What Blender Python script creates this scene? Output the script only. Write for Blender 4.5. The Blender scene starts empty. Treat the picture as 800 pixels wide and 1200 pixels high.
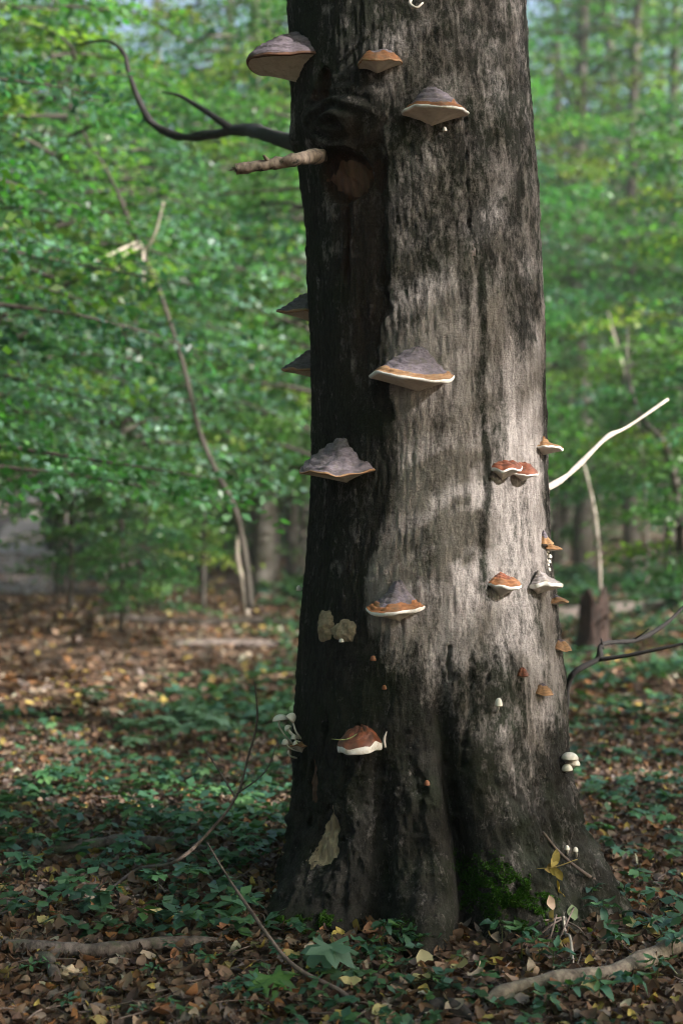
import bpy, math, random
import numpy as np
from mathutils import Vector, Matrix

R = math.radians
random.seed(7)
rng = np.random.default_rng(11)
sc = bpy.context.scene
COL = sc.collection

# ------------------------------------------------------------------ camera
H, F = 1.35, 1667.0           # eye height, focal length in pixels of a 1200 px tall frame
cam_d = bpy.data.cameras.new('camera')
cam = bpy.data.objects.new('camera', cam_d)
COL.objects.link(cam)
cam.location = (0, 0, H)
cam.rotation_euler = (R(90), 0, 0)
cam_d.sensor_fit = 'VERTICAL'
cam_d.sensor_height = 36
cam_d.lens = 50
cam_d.clip_end = 1000
cam_d.dof.use_dof = True
cam_d.dof.focus_distance = 4.52
cam_d.dof.aperture_fstop = 1.8
sc.camera = cam

# ------------------------------------------------------------------ sky and sun
SUN_AZ, SUN_EL = R(58), R(30)     # azimuth to the right of the line from the tree to the camera
S = Vector((math.sin(SUN_AZ) * math.cos(SUN_EL), -math.cos(SUN_AZ) * math.cos(SUN_EL), math.sin(SUN_EL)))
w = bpy.data.worlds.new('World')
sc.world = w
w.use_nodes = True
wn = w.node_tree
sky = wn.nodes.new('ShaderNodeTexSky')
sky.sky_type = 'NISHITA'
sky.sun_disc = False
sky.dust_density = 5.0
sky.sun_elevation = SUN_EL
sky.sun_rotation = math.atan2(S.x, S.y)
wn.links.new(sky.outputs[0], wn.nodes['Background'].inputs[0])
wn.nodes['Background'].inputs[1].default_value = 0.15
sun_d = bpy.data.lights.new('sun', 'SUN')
sun_d.energy = 5.0
sun_d.angle = R(0.53)
sun_d.color = (1.0, 0.945, 0.89)
sun = bpy.data.objects.new('sun', sun_d)
COL.objects.link(sun)
sun.rotation_euler = S.to_track_quat('Z', 'Y').to_euler()
sc.view_settings.view_transform = 'Standard'
sc.view_settings.look = 'None'
sc.view_settings.exposure = 1.15
sc.view_settings.gamma = 1
sc.view_settings.use_curve_mapping = False
cy = sc.cycles
cy.use_denoising = True
cy.filter_width = 1.05
cy.max_bounces = 7
cy.diffuse_bounces = 4
cy.glossy_bounces = 2
cy.transmission_bounces = 4
cy.transparent_max_bounces = 4
cy.caustics_reflective = False
cy.caustics_refractive = False
cy.sample_clamp_indirect = 6

# ------------------------------------------------------------------ numpy helpers
def _hash(ix, iy, iz, seed):
    n = (ix.astype(np.int64) * 374761393 + iy.astype(np.int64) * 668265263 +
         iz.astype(np.int64) * 2147483647 + seed * 974711) & 0xffffffff
    n = ((n ^ (n >> 13)) * 1274126177) & 0xffffffff
    n = ((n ^ (n >> 16)) * 2246822519) & 0xffffffff
    return ((n ^ (n >> 15)) & 0xffff).astype(np.float64) / 65535.0

def noise3(x, y, z, seed=0):
    x, y, z = np.broadcast_arrays(np.asarray(x, float), np.asarray(y, float), np.asarray(z, float))
    ix, iy, iz = np.floor(x), np.floor(y), np.floor(z)
    fx, fy, fz = x - ix, y - iy, z - iz
    fx = fx * fx * (3 - 2 * fx); fy = fy * fy * (3 - 2 * fy); fz = fz * fz * (3 - 2 * fz)
    r = 0
    for a in (0, 1):
        for b in (0, 1):
            for c in (0, 1):
                wgt = (fx if a else 1 - fx) * (fy if b else 1 - fy) * (fz if c else 1 - fz)
                r = r + wgt * _hash(ix + a, iy + b, iz + c, seed)
    return r * 2 - 1

def fbm(x, y, z, seed=0, oct=3):
    r, a = 0, 1.0
    for o in range(oct):
        r = r + a * noise3(x * 2 ** o, y * 2 ** o, z * 2 ** o, seed + o * 17)
        a *= 0.5
    return r

def sstep(a, b, x):
    t = np.clip((x - a) / (b - a), 0, 1)
    return t * t * (3 - 2 * t)

# ------------------------------------------------------------------ mesh helpers
def make_mesh(name, V, F_, smooth=False, col=None):
    V = np.asarray(V, np.float32)
    F_ = np.asarray(F_, np.int32)
    me = bpy.data.meshes.new(name)
    m, k = F_.shape
    me.vertices.add(len(V)); me.vertices.foreach_set('co', V.ravel())
    me.loops.add(m * k); me.loops.foreach_set('vertex_index', F_.ravel())
    me.polygons.add(m)
    me.polygons.foreach_set('loop_start', np.arange(0, m * k, k, dtype=np.int32))
    me.update(calc_edges=True)
    if smooth:
        me.polygons.foreach_set('use_smooth', np.ones(m, bool))
    if col is not None:
        at = me.color_attributes.new('col', 'FLOAT_COLOR', 'POINT')
        c = np.ones((len(V), 4), np.float32)
        c[:, :3] = col
        at.data.foreach_set('color', c.ravel())
    return me

def link(name, me, mat=None, parent=None):
    o = bpy.data.objects.new(name, me)
    COL.objects.link(o)
    if me is not None and mat is not None and not me.materials:
        me.materials.append(mat)
    if parent is not None:
        o.parent = parent
    return o

def tag(o, label=None, cat=None, group=None, kind=None):
    if label: o['label'] = label
    if cat: o['category'] = cat
    if group: o['group'] = group
    if kind: o['kind'] = kind
    return o

def empty(name, loc=(0, 0, 0), rz=0.0):
    o = bpy.data.objects.new(name, None)
    o.empty_display_size = 0.1
    o.location = loc
    o.rotation_euler = (0, 0, rz)
    COL.objects.link(o)
    return o

def copy_tree(o, parent=None):
    c = o.copy()
    COL.objects.link(c)
    c.parent = parent
    for ch in o.children:
        copy_tree(ch, c)
    return c

def catmull(pts, n):
    P = np.asarray(pts, float)
    P = np.vstack([2 * P[0] - P[1], P, 2 * P[-1] - P[-2]])
    out = []
    for i in range(1, len(P) - 2):
        for t in np.linspace(0, 1, n, endpoint=False):
            p0, p1, p2, p3 = P[i - 1:i + 3]
            out.append(0.5 * (2 * p1 + (p2 - p0) * t + (2 * p0 - 5 * p1 + 4 * p2 - p3) * t * t + (3 * p1 - p0 - 3 * p2 + p3) * t ** 3))
    out.append(P[-2])
    return np.array(out)

def tube(pts, radii, sides=10, n=6, rough=0.0, seed=0, cap=True, knots=0.0):
    """Verts and quads of a bent tapering tube through pts."""
    P = catmull(pts, n) if n > 1 else np.asarray(pts, float)
    m = len(P)
    rad = np.interp(np.linspace(0, 1, m), np.linspace(0, 1, len(radii)), radii)
    if knots:
        s = np.linspace(0, 1, m) * m * 0.23
        rad = rad * (1 + knots * noise3(s, seed * 3.1, 0, seed))
    T = np.gradient(P, axis=0)
    T /= np.linalg.norm(T, axis=1)[:, None] + 1e-9
    up = np.array([0.13, 0.21, 1.0]) if abs(T[0, 2]) < 0.8 else np.array([1.0, 0.2, 0.1])
    A = np.cross(T, up); A /= np.linalg.norm(A, axis=1)[:, None] + 1e-9
    B = np.cross(T, A)
    a = np.linspace(0, 2 * np.pi, sides, endpoint=False)
    rr = rad[:, None] * np.ones((1, sides))
    if rough:
        rr = rr * (1 + rough * fbm(np.cos(a)[None] * 1.7 + seed, np.sin(a)[None] * 1.7, np.arange(m)[:, None] * 0.45, seed, 3))
    V = P[:, None, :] + rr[..., None] * (np.cos(a)[None, :, None] * A[:, None, :] + np.sin(a)[None, :, None] * B[:, None, :])
    V = V.reshape(-1, 3)
    i = np.arange(m - 1)[:, None] * sides
    j = np.arange(sides)[None, :]
    j2 = (j + 1) % sides
    Q = np.stack([i + j, i + j2, i + sides + j2, i + sides + j], -1).reshape(-1, 4)
    if cap:
        V = np.vstack([V, P[0:1], P[-1:]])
        c0, c1 = len(V) - 2, len(V) - 1
        jj = np.arange(0, sides)
        q0 = np.stack([np.full(sides // 2, c0), (jj[::2] + 2) % sides, jj[::2] + 1, jj[::2]], -1)
        b = (m - 1) * sides
        q1 = np.stack([np.full(sides // 2, c1), b + jj[::2], b + jj[::2] + 1, b + (jj[::2] + 2) % sides], -1)
        Q = np.vstack([Q, q0, q1])
    return V, Q

def join(parts):
    Vs, Fs, o = [], [], 0
    for V, Q in parts:
        Vs.append(V); Fs.append(np.asarray(Q) + o); o += len(V)
    return np.vstack(Vs), np.vstack(Fs)

def rot_ypr(yaw, pitch, roll):
    """Stack of rotation matrices Rz(yaw) Rx(pitch) Ry(roll)."""
    cy_, sy = np.cos(yaw), np.sin(yaw); cp, sp = np.cos(pitch), np.sin(pitch); cr, sr = np.cos(roll), np.sin(roll)
    n = len(yaw); Z = np.zeros(n); O = np.ones(n)
    Rz = np.stack([cy_, -sy, Z, sy, cy_, Z, Z, Z, O], -1).reshape(n, 3, 3)
    Rx = np.stack([O, Z, Z, Z, cp, -sp, Z, sp, cp], -1).reshape(n, 3, 3)
    Ry = np.stack([cr, Z, sr, Z, O, Z, -sr, Z, cr], -1).reshape(n, 3, 3)
    return Rz @ Rx @ Ry

def scatter(TV, TF, pos, rot, scale, cols=None):
    n, k = len(pos), len(TV)
    V = np.einsum('nij,kj->nki', rot, TV) * np.asarray(scale).reshape(n, 1, 1) + pos[:, None, :]
    Fc = (np.asarray(TF)[None] + (np.arange(n) * k)[:, None, None]).reshape(-1, np.asarray(TF).shape[1])
    c = None if cols is None else np.repeat(cols, k, axis=0)
    return V.reshape(-1, 3), Fc, c

# leaf templates: base at the origin, tip along +Y, unit length
LEAF4 = (np.array([[0, 0, 0], [.3, .45, .05], [0, 1, -.03], [-.3, .45, .05]]), np.array([[0, 1, 2, 3]]))
def leaf_oval(wid=.32, curl=.15, fold=.10, seed=0, m=5):
    ts = np.linspace(0, 1, m)
    hw = wid * np.sin(np.pi * np.clip(ts * .95 + .02, 0, 1)) ** .8
    rs = np.random.default_rng(seed)
    V = []
    for t, h_ in zip(ts, hw):
        zc = curl * (t - .5) ** 2 * 4 * .25 * (1 if seed % 2 else -1) + .04 * rs.normal()
        for s in (-1, 0, 1):
            V.append([s * h_ * (1 + .06 * rs.normal()), t, zc + abs(s) * fold * (h_ / wid) + .03 * rs.normal()])
    Fq = []
    for i in range(m - 1):
        for j in range(2):
            a = i * 3 + j
            Fq.append([a, a + 1, a + 4, a + 3])
    return np.array(V), np.array(Fq)
def leaf_lobed(seed=0, lobes=5, cup=.12):
    """Maple-like blade: quads from the stalk point round a lobed outline."""
    rs = np.random.default_rng(seed)
    n = lobes * 4
    ang = np.linspace(-2.45, 2.45, n + 1)
    rad = .42 + .36 * np.abs(np.cos(np.linspace(0, lobes * np.pi, n + 1) - np.pi / 2 * 0)) ** 1.3
    rad = rad * (1 - .22 * (np.abs(ang) / 2.45) ** 2) * (1 + .06 * rs.normal(size=n + 1))
    V = [[0, 0.28, 0]]
    for a, r_ in zip(ang, rad):
        V.append([math.sin(a) * r_ * .95, .28 + math.cos(a) * r_ * .85, -cup * r_ * r_ + .05 * rs.normal()])
    Fq = [[0, i + 2, i + 1, i + 1] for i in range(1, 1)]
    Fq = []
    for i in range(0, n, 2):
        Fq.append([0, 1 + i + 2, 1 + i + 1, 1 + i])
    return np.array(V), np.array(Fq)

# ------------------------------------------------------------------ material helpers
def new_mat(name):
    m = bpy.data.materials.new(name)
    m.use_nodes = True
    nt = m.node_tree
    return m, nt, nt.nodes['Principled BSDF'], nt.nodes['Material Output']

class NB:
    def __init__(s, nt): s.nt = nt
    def n(s, t, **kw):
        nd = s.nt.nodes.new('ShaderNode' + t)
        for k, v in kw.items(): setattr(nd, k, v)
        return nd
    def l(s, a, b): s.nt.links.new(a, b)
    def noise(s, vec, scale, detail=4, rough=.6, dist=0):
        nd = s.n('TexNoise')
        nd.inputs['Scale'].default_value = scale; nd.inputs['Detail'].default_value = detail
        nd.inputs['Roughness'].default_value = rough; nd.inputs['Distortion'].default_value = dist
        if vec is not None: s.l(vec, nd.inputs['Vector'])
        return nd.outputs['Fac']
    def map(s, vec, sc_):
        nd = s.n('Mapping'); nd.inputs['Scale'].default_value = sc_
        s.l(vec, nd.inputs['Vector']); return nd.outputs['Vector']
    def ramp(s, fac, stops):
        nd = s.n('ValToRGB'); cr = nd.color_ramp
        while len(cr.elements) < len(stops): cr.elements.new(.5)
        for e, (p, c) in zip(cr.elements, stops):
            e.position = p
            e.color = (c, c, c, 1) if not hasattr(c, '__len__') else (*c, 1)
        s.l(fac, nd.inputs['Fac']); return nd.outputs['Color']
    def mix(s, fac, a, b, mode='MIX'):
        nd = s.n('Mix', data_type='RGBA', blend_type=mode)
        for sock, v in ((nd.inputs[0], fac), (nd.inputs[6], a), (nd.inputs[7], b)):
            if hasattr(v, 'links'): s.l(v, sock)
            elif hasattr(v, '__len__'): sock.default_value = (*v, 1)
            else: sock.default_value = v
        return nd.outputs[2]
    def math(s, op, a, b=0.5, clamp=False):
        nd = s.n('Math', operation=op, use_clamp=clamp)
        for sock, v in ((nd.inputs[0], a), (nd.inputs[1], b)):
            if hasattr(v, 'links'): s.l(v, sock)
            else: sock.default_value = v
        return nd.outputs[0]
    def bump(s, height, strength, dist, normal=None):
        nd = s.n('Bump'); nd.inputs['Strength'].default_value = strength; nd.inputs['Distance'].default_value = dist
        s.l(height, nd.inputs['Height'])
        if normal is not None: s.l(normal, nd.inputs['Normal'])
        return nd.outputs['Normal']

def leaf_mat(name, trans=.4, hue_var=.03, val_var=.25, spec=.3, rough=.45, tint=(1.3, 1.45, .55), grain=True):
    m, nt, bs, out = new_mat(name)
    b = NB(nt)
    at = b.n('Attribute', attribute_name='col').outputs['Color']
    oi = b.n('ObjectInfo').outputs['Random']
    hs = b.n('HueSaturation')
    b.l(at, hs.inputs['Color'])
    mr = b.n('MapRange'); mr.inputs[3].default_value = .5 - hue_var; mr.inputs[4].default_value = .5 + hue_var
    b.l(oi, mr.inputs[0]); b.l(mr.outputs[0], hs.inputs['Hue'])
    mr2 = b.n('MapRange'); mr2.inputs[3].default_value = 1 - val_var; mr2.inputs[4].default_value = 1 + val_var
    b.l(b.math('FRACT', b.math('MULTIPLY', oi, 7.31)), mr2.inputs[0]); b.l(mr2.outputs[0], hs.inputs['Value'])
    c = hs.outputs['Color']
    if grain:
        tc = b.n('TexCoord').outputs['Object']
        c = b.mix(b.ramp(b.noise(tc, 60, 3, .7), [(.35, 0), (.75, .55)]), c, b.mix(1.0, c, (.55, .5, .45), 'MULTIPLY'))
    b.l(c, bs.inputs['Base Color'])
    bs.inputs['Roughness'].default_value = rough
    bs.inputs['Specular IOR Level'].default_value = spec
    tr = b.n('BsdfTranslucent')
    b.l(b.mix(1.0, c, tint, 'MULTIPLY'), tr.inputs['Color'])
    ms = b.n('MixShader'); ms.inputs[0].default_value = trans
    b.l(bs.outputs[0], ms.inputs[1]); b.l(tr.outputs[0], ms.inputs[2])
    b.l(ms.outputs[0], out.inputs['Surface'])
    return m

def bark_mat(name, c1, c2, scale=1.0, bump=.5, rough=.85, lich=None):
    m, nt, bs, out = new_mat(name)
    b = NB(nt)
    tc = b.n('TexCoord').outputs['Object']
    n1 = b.noise(b.map(tc, (1, 1, .35)), 14 * scale, 6, .65)
    c = b.mix(b.ramp(n1, [(.35, 0), (.65, 1)]), c1, c2)
    if lich:
        c = b.mix(b.ramp(b.noise(tc, 6 * scale, 4, .7), [(.55, 0), (.62, 1)]), c, lich)
    b.l(c, bs.inputs['Base Color'])
    bs.inputs['Roughness'].default_value = rough
    b.l(b.bump(b.noise(b.map(tc, (1, 1, .4)), 60 * scale, 4, .7), bump, .01 / scale), bs.inputs['Normal'])
    return m

def plain_mat(name, c1, c2, scale=20, rough=.7, bump=.2, dist=.004, stretch=(1, 1, 1), spec=.3, zoned=None, grime=None):
    m, nt, bs, out = new_mat(name)
    b = NB(nt)
    tc = b.map(b.n('TexCoord').outputs['Object'], stretch)
    n1 = b.noise(tc, scale, 5, .65)
    c = b.mix(b.ramp(n1, [(.3, 0), (.7, 1)]), c1, c2)
    if zoned:
        sp = b.n('SeparateColor'); b.l(b.n('Attribute', attribute_name='col').outputs['Color'], sp.inputs[0])
        c = b.mix(b.ramp(sp.outputs[0], [(0, .85), (.22, .1), (.6, 0), (.86, .35), (1, .9)]), c, zoned)
    if grime:
        oc = b.n('TexCoord').outputs['Object']
        c = b.mix(b.ramp(b.noise(oc, 34, 5, .75), [(.50, 0), (.66, .8)]), c, grime)
    b.l(c, bs.inputs['Base Color'])
    bs.inputs['Roughness'].default_value = rough
    bs.inputs['Specular IOR Level'].default_value = spec
    b.l(b.bump(b.noise(tc, scale * 3, 4, .7), bump, dist), bs.inputs['Normal'])
    return m

M = {}
M['leaf'] = leaf_mat('green_leaf', trans=.5, spec=.42, rough=.40, grain=False, tint=(1.35, 1.85, .65))
M['leaf_near'] = leaf_mat('seedling_leaf', trans=.3, hue_var=.02, val_var=.25, spec=.55, rough=.36)
M['litter'] = leaf_mat('fallen_leaf', trans=.12, hue_var=.0, val_var=.15, spec=.25, rough=.6, tint=(1.2, 1.0, .6))
M['twig'] = bark_mat('twig_bark', (.19, .145, .125), (.075, .055, .048), 2.0)
M['dark_twig'] = bark_mat('dark_twig_bark', (.03, .027, .026), (.014, .012, .012), 2.0)
M['pale_twig'] = bark_mat('pale_dead_wood', (.52, .47, .41), (.34, .29, .25), 2.0)
M['log'] = bark_mat('fallen_branch_bark', (.19, .155, .14), (.04, .030, .027), 2.2, 1.0, lich=(.10, .10, .07))
M['log_pale'] = bark_mat('weathered_branch_bark', (.27, .23, .18), (.08, .062, .05), 2.2, 1.0, lich=(.07, .062, .05))
M['stub'] = bark_mat('stub_wood', (.34, .27, .215), (.09, .065, .05), 3.0, 1.0, lich=(.04, .034, .03))
M['tree_bark'] = bark_mat('grey_beech_bark', (.15, .138, .125), (.075, .07, .06), .5, .4, lich=(.07, .08, .045))
M['thin_bark'] = bark_mat('sapling_bark', (.13, .115, .10), (.05, .045, .04), 1.0, .4)
M['sap_bark'] = bark_mat('shaded_sapling_bark', (.07, .062, .05), (.03, .027, .022), 1.0, .4)
M['stump'] = bark_mat('shaded_rotten_stump_wood', (.045, .022, .015), (.014, .009, .008), 1.6, 1.0)  # dark rotten wood, deepened further in colour to stand for shade
M['soil_wood'] = plain_mat('torn_pale_bark', (.48, .38, .26), (.20, .145, .095), 45, .9, .9, .006)
M['bare_wood'] = plain_mat('bare_weathered_wood', (.60, .455, .30), (.13, .095, .065), 70, .8, .9, .005, (1, 1, .05))
M['rotten_wood'] = plain_mat('rotten_red_brown_wood', (.17, .092, .06), (.05, .03, .022), 22, .85, .7, .004, (1, 1, .15))
M['moss'] = leaf_mat('moss', trans=.25, hue_var=0, val_var=0, spec=.15, rough=.7, grain=False)
M['mushroom'] = plain_mat('white_mushroom_flesh', (.82, .79, .72), (.68, .62, .54), 40, .35, .1, .001, spec=.5)
M['mushroom_gill'] = plain_mat('mushroom_gills', (.62, .56, .47), (.5, .43, .35), 60, .6, .1, .001)
M['pores'] = plain_mat('pore_surface', (.74, .69, .63), (.58, .53, .47), 25, .9, .25, .001, spec=.1, grime=(.48, .42, .35))
M['rim_white'] = plain_mat('white_growing_rim', (.86, .84, .81), (.72, .69, .65), 30, .75, .2, .001, spec=.2, grime=(.55, .47, .38))
M['band_orange'] = plain_mat('orange_brown_band', (.42, .185, .075), (.17, .068, .03), 45, .6, .8, .004, (1, 1, 5), zoned=(.16, .06, .028), grime=(.20, .13, .08))
M['band_tan'] = plain_mat('tan_brown_band', (.50, .30, .16), (.24, .12, .06), 45, .6, .8, .004, (1, 1, 5), zoned=(.26, .13, .06), grime=(.30, .22, .15))
M['band_dark'] = plain_mat('dark_brown_band', (.16, .075, .04), (.05, .028, .022), 40, .6, .4, .002, (1, 1, 4))
M['crust_grey'] = plain_mat('sky_tinted_grey_crust', (.25, .215, .25), (.11, .092, .11), 32, .8, .9, .005, (1, 1, 2.5), zoned=(.075, .058, .060), grime=(.12, .105, .085))  # purple-blue tint is sky reflection put into the grey crust colour
M['crust_dark'] = plain_mat('dark_violet_crust', (.20, .165, .195), (.07, .056, .067), 30, .75, .9, .005, (1, 1, 2.5), zoned=(.035, .028, .03), grime=(.09, .075, .07))
M['crust_pale'] = plain_mat('pale_grey_crust', (.42, .38, .37), (.22, .19, .19), 28, .8, .6, .003, (1, 1, 2.5), zoned=(.16, .13, .12), grime=(.22, .19, .15))
M['crust_red'] = plain_mat('red_brown_crust', (.26, .085, .04), (.11, .036, .022), 30, .5, .5, .003, spec=.4, zoned=(.06, .022, .016), grime=(.09, .05, .035))
M['crust_brown'] = plain_mat('ochre_brown_crust', (.36, .20, .085), (.15, .075, .035), 30, .6, .5, .003, (1, 1, 3), zoned=(.09, .045, .022), grime=(.10, .07, .045))

# ------------------------------------------------------------------ terrain
TX, TY = 0.31, 4.95     # foot of the big tree
def gz(x, y):
    x = np.asarray(x, float); y = np.asarray(y, float)
    z = .035 * noise3(x * .9, y * .9, 0, 3) + .016 * noise3(x * 3.3, y * 3.3, 0, 4) + .006 * noise3(x * 9, y * 9, 0, 5)
    d = np.hypot(x - TX, y - TY)
    z = z * sstep(.3, 1.0, d) + .045 * np.exp(-np.clip(d - .55, 0, 9) / .28)
    far = sstep(9, 16, np.hypot(x, y))
    z = z + far * (.28 * noise3(x * .16, y * .16, 0, 8) + .10 * noise3(x * .5, y * .5, 0, 9))
    z = z + .22 * np.exp(-(((x + 3.0) / 2.2) ** 2 + ((y - 14.5) / 1.3) ** 2)) - .22 * np.exp(-(((x + 1.9) / 1.6) ** 2 + ((y - 12.4) / .8) ** 2))
    z = z + 1.1 * sstep(22, 60, y) + .9 * sstep(55, 110, y)
    return z

def P(px, py, Y):
    return ((px - 400) / F * Y, Y, H - (py - 600) / F * Y)

def ground():
    def axis(lo, f0, f1, hi, fine, n_out):
        mid = np.arange(f0, f1, fine)
        a = f0 - (np.linspace(1, 0, n_out, endpoint=False) ** 2.4) * (f0 - lo)
        c = f1 + (np.linspace(0, 1, n_out) ** 2.4) * (hi - f1)
        return np.concatenate([a, mid, c])
    xs = axis(-130, -3.2, 3.2, 130, .03, 70)
    ys = axis(-90, 3.2, 9.0, 190, .03, 90)
    X, Y = np.meshgrid(xs, ys)
    Z = gz(X, Y)
    near = (np.hypot(X, Y - 6) < 6)
    Z = Z + near * (.008 * fbm(X * 25, Y * 25, 0, 21, 3))
    V = np.stack([X, Y, Z], -1).reshape(-1, 3)
    nx, ny = len(xs), len(ys)
    i = np.arange(ny - 1)[:, None] * nx; j = np.arange(nx - 1)[None]
    Q = np.stack([i + j, i + j + 1, i + nx + j + 1, i + nx + j], -1).reshape(-1, 4)
    m, nt, bs, out = new_mat('forest_floor')
    b = NB(nt)
    tc = b.n('TexCoord').outputs['Object']
    vor = b.n('TexVoronoi'); vor.inputs['Scale'].default_value = 22
    b.l(tc, vor.inputs['Vector'])
    sep = b.n('SeparateColor'); b.l(vor.outputs['Color'], sep.inputs[0])
    litter = b.ramp(sep.outputs[0], [(0, (.06, .04, .028)), (.35, (.15, .095, .062)), (.6, (.21, .135, .088)), (.8, (.28, .21, .15)), (1, (.10, .068, .048))])
    soil = b.mix(b.ramp(b.noise(tc, 40, 5, .7), [(.3, 0), (.7, 1)]), (.02, .014, .010), (.06, .042, .03))
    c = b.mix(b.ramp(b.noise(tc, 3.0, 4, .6), [(.4, .15), (.62, .95)]), soil, litter)
    b.l(c, bs.inputs['Base Color'])
    bs.inputs['Roughness'].default_value = .9
    b.l(b.bump(b.math('ADD', vor.outputs['Distance'], b.noise(tc, 30, 4, .7)), .6, .02), bs.inputs['Normal'])
    g = link('ground', make_mesh('ground', V, Q, True), m)
    return tag(g, kind='structure', label='forest floor of dark soil strewn with brown fallen leaves')
GROUND = ground()

def path():
    t = np.linspace(0, 1, 90)
    cyy = 17 + 60 * t
    cx = -4.5 - .19 * (cyy - 18)
    hw = 1.25 + .25 * noise3(t * 9, 0, 0, 5)
    n = 9
    s = np.linspace(-1, 1, n)
    X = cx[:, None] + s[None] * hw[:, None]
    Y = np.repeat(cyy[:, None], n, 1)
    Z = gz(X, Y) + (.06 - .10 * np.abs(s)[None] ** 3) - .12 * sstep(.08, 0, t)[:, None]
    V = np.stack([X, Y, Z], -1).reshape(-1, 3)
    i = np.arange(89)[:, None] * n; j = np.arange(n - 1)[None]
    Q = np.stack([i + j, i + j + 1, i + n + j + 1, i + n + j], -1).reshape(-1, 4)
    m = plain_mat('sun_mottled_earth', (.52, .42, .36), (.25, .19, .155), 5, .95, .3, .02)  # pale mottling put into the earth colour in place of sun flecks
    tag(link('path', make_mesh('path', V, Q, True), m), kind='structure', label='pale trodden path running back between the trees')
path()

# ------------------------------------------------------------------ the big trunk
Y0 = 4.95
LEFT = [(-1700, 318), (-600, 326), (0, 334), (60, 337), (120, 338), (165, 337), (185, 345), (220, 350), (260, 354), (300, 357), (400, 361), (500, 362), (560, 362),
        (620, 358), (700, 350), (780, 344), (840, 340), (900, 336), (960, 331), (1000, 324), (1040, 310), (1080, 290), (1150, 258)]
RIGHT = [(-1700, 575), (-600, 602), (0, 617), (100, 621), (200, 628), (300, 632), (400, 638), (500, 640), (560, 642), (640, 645), (700, 652), (760, 657), (800, 660),
         (850, 664), (900, 670), (940, 683), (980, 700), (1010, 717), (1040, 732), (1080, 756), (1150, 790)]
_py = np.arange(-1700, 1151, 10.0)
_l = np.interp(_py, *zip(*LEFT)); _r = np.interp(_py, *zip(*RIGHT))
k5 = np.ones(5) / 5
_l[3:-3] = np.convolve(_l, k5, 'same')[3:-3]; _r[3:-3] = np.convolve(_r, k5, 'same')[3:-3]
_z = H - (_py - 600) / F * Y0
_cx = ((_l + _r) / 2 - 400) / F * Y0
_R = (_r - _l) / 2 / F * Y0 * .985
def c_x(z): return np.interp(z, _z[::-1], _cx[::-1])
def r_0(z): return np.interp(z, _z[::-1], _R[::-1])

def bend(th, th0):
    return (th - th0 + np.pi) % (2 * np.pi) - np.pi

def surf_smooth(th, z):
    """Trunk radius without bark detail: round shaft, root flutes at the foot."""
    r = r_0(z)
    lo = sstep(1.35, .0, z)
    lo2 = sstep(.75, -.05, z)
    # deep folds between the root flutes
    for t0, wd, dep, fade in ((R(3), .075, .15, lo ** 1.6), (R(-24), .085, .09, lo2 ** 1.1), (R(-82), .10, .05, lo2), (R(48), .16, .05, lo2),
                              (R(95), .2, .12, lo2), (R(150), .18, .13, lo), (R(-110), .2, .12, lo2), (R(-160), .2, .12, lo)):
        t0z = t0 + .04 * np.sin(z * 5 + t0 * 3)
        r = r - dep * fade * np.exp(-(bend(th, t0z) / wd) ** 2)
    # flutes swell towards the ground
    r = r + .10 * sstep(.3, -.05, z) * np.exp(-(bend(th, R(-10)) / .13) ** 2)
    r = r + .03 * lo * np.exp(-(bend(th, R(22)) / .22) ** 2)
    r = r + .10 * sstep(.34, -.06, z) * np.exp(-(bend(th, R(-54)) / .26) ** 2) + .05 * sstep(.30, -.06, z) * np.exp(-(bend(th, R(62)) / .25) ** 2)
    r = r + .012 * np.cos(3 * th + z * .9) * sstep(.2, 1.2, z) * (1 - np.abs(np.sin(th)) ** 3)
    return r

def hit0(px, py):
    t = np.linspace(3.9, 5.4, 1500)
    x = (px - 400) / F * t; z = H - (py - 600) / F * t
    dx = x - c_x(z); dy = Y0 - t
    th = np.arctan2(dx, dy)
    g = np.hypot(dx, dy) - surf_smooth(th, z)
    k = np.argmax(g < 0) if (g < 0).any() else np.argmin(np.abs(g))
    return float(th[k]), float(z[k])

def poly_tz(pts):
    q = [hit0(*p) for p in pts]
    return np.array([a for a, _ in q]), np.array([b for _, b in q])

def line_dist(th, z, pts):
    """Distance (m) on the bark to a polyline given as bark points, plus the running share along it."""
    a, b = poly_tz(pts)
    Rm = .42
    best = np.full(th.shape, 9.0)
    for i in range(len(a) - 1):
        x1, y1, x2, y2 = a[i] * Rm, b[i], a[i + 1] * Rm, b[i + 1]
        px_, py_ = th * Rm - x1, z - y1
        ll = (x2 - x1) ** 2 + (y2 - y1) ** 2 + 1e-9
        t = np.clip((px_ * (x2 - x1) + py_ * (y2 - y1)) / ll, 0, 1)
        best = np.minimum(best, np.hypot(px_ - t * (x2 - x1), py_ - t * (y2 - y1)))
    return best

def blob(th, z, px, py, rx, ry):
    a, b = hit0(px, py)
    return ((th - a) * .42 / rx) ** 2 + ((z - b) / ry) ** 2

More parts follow.
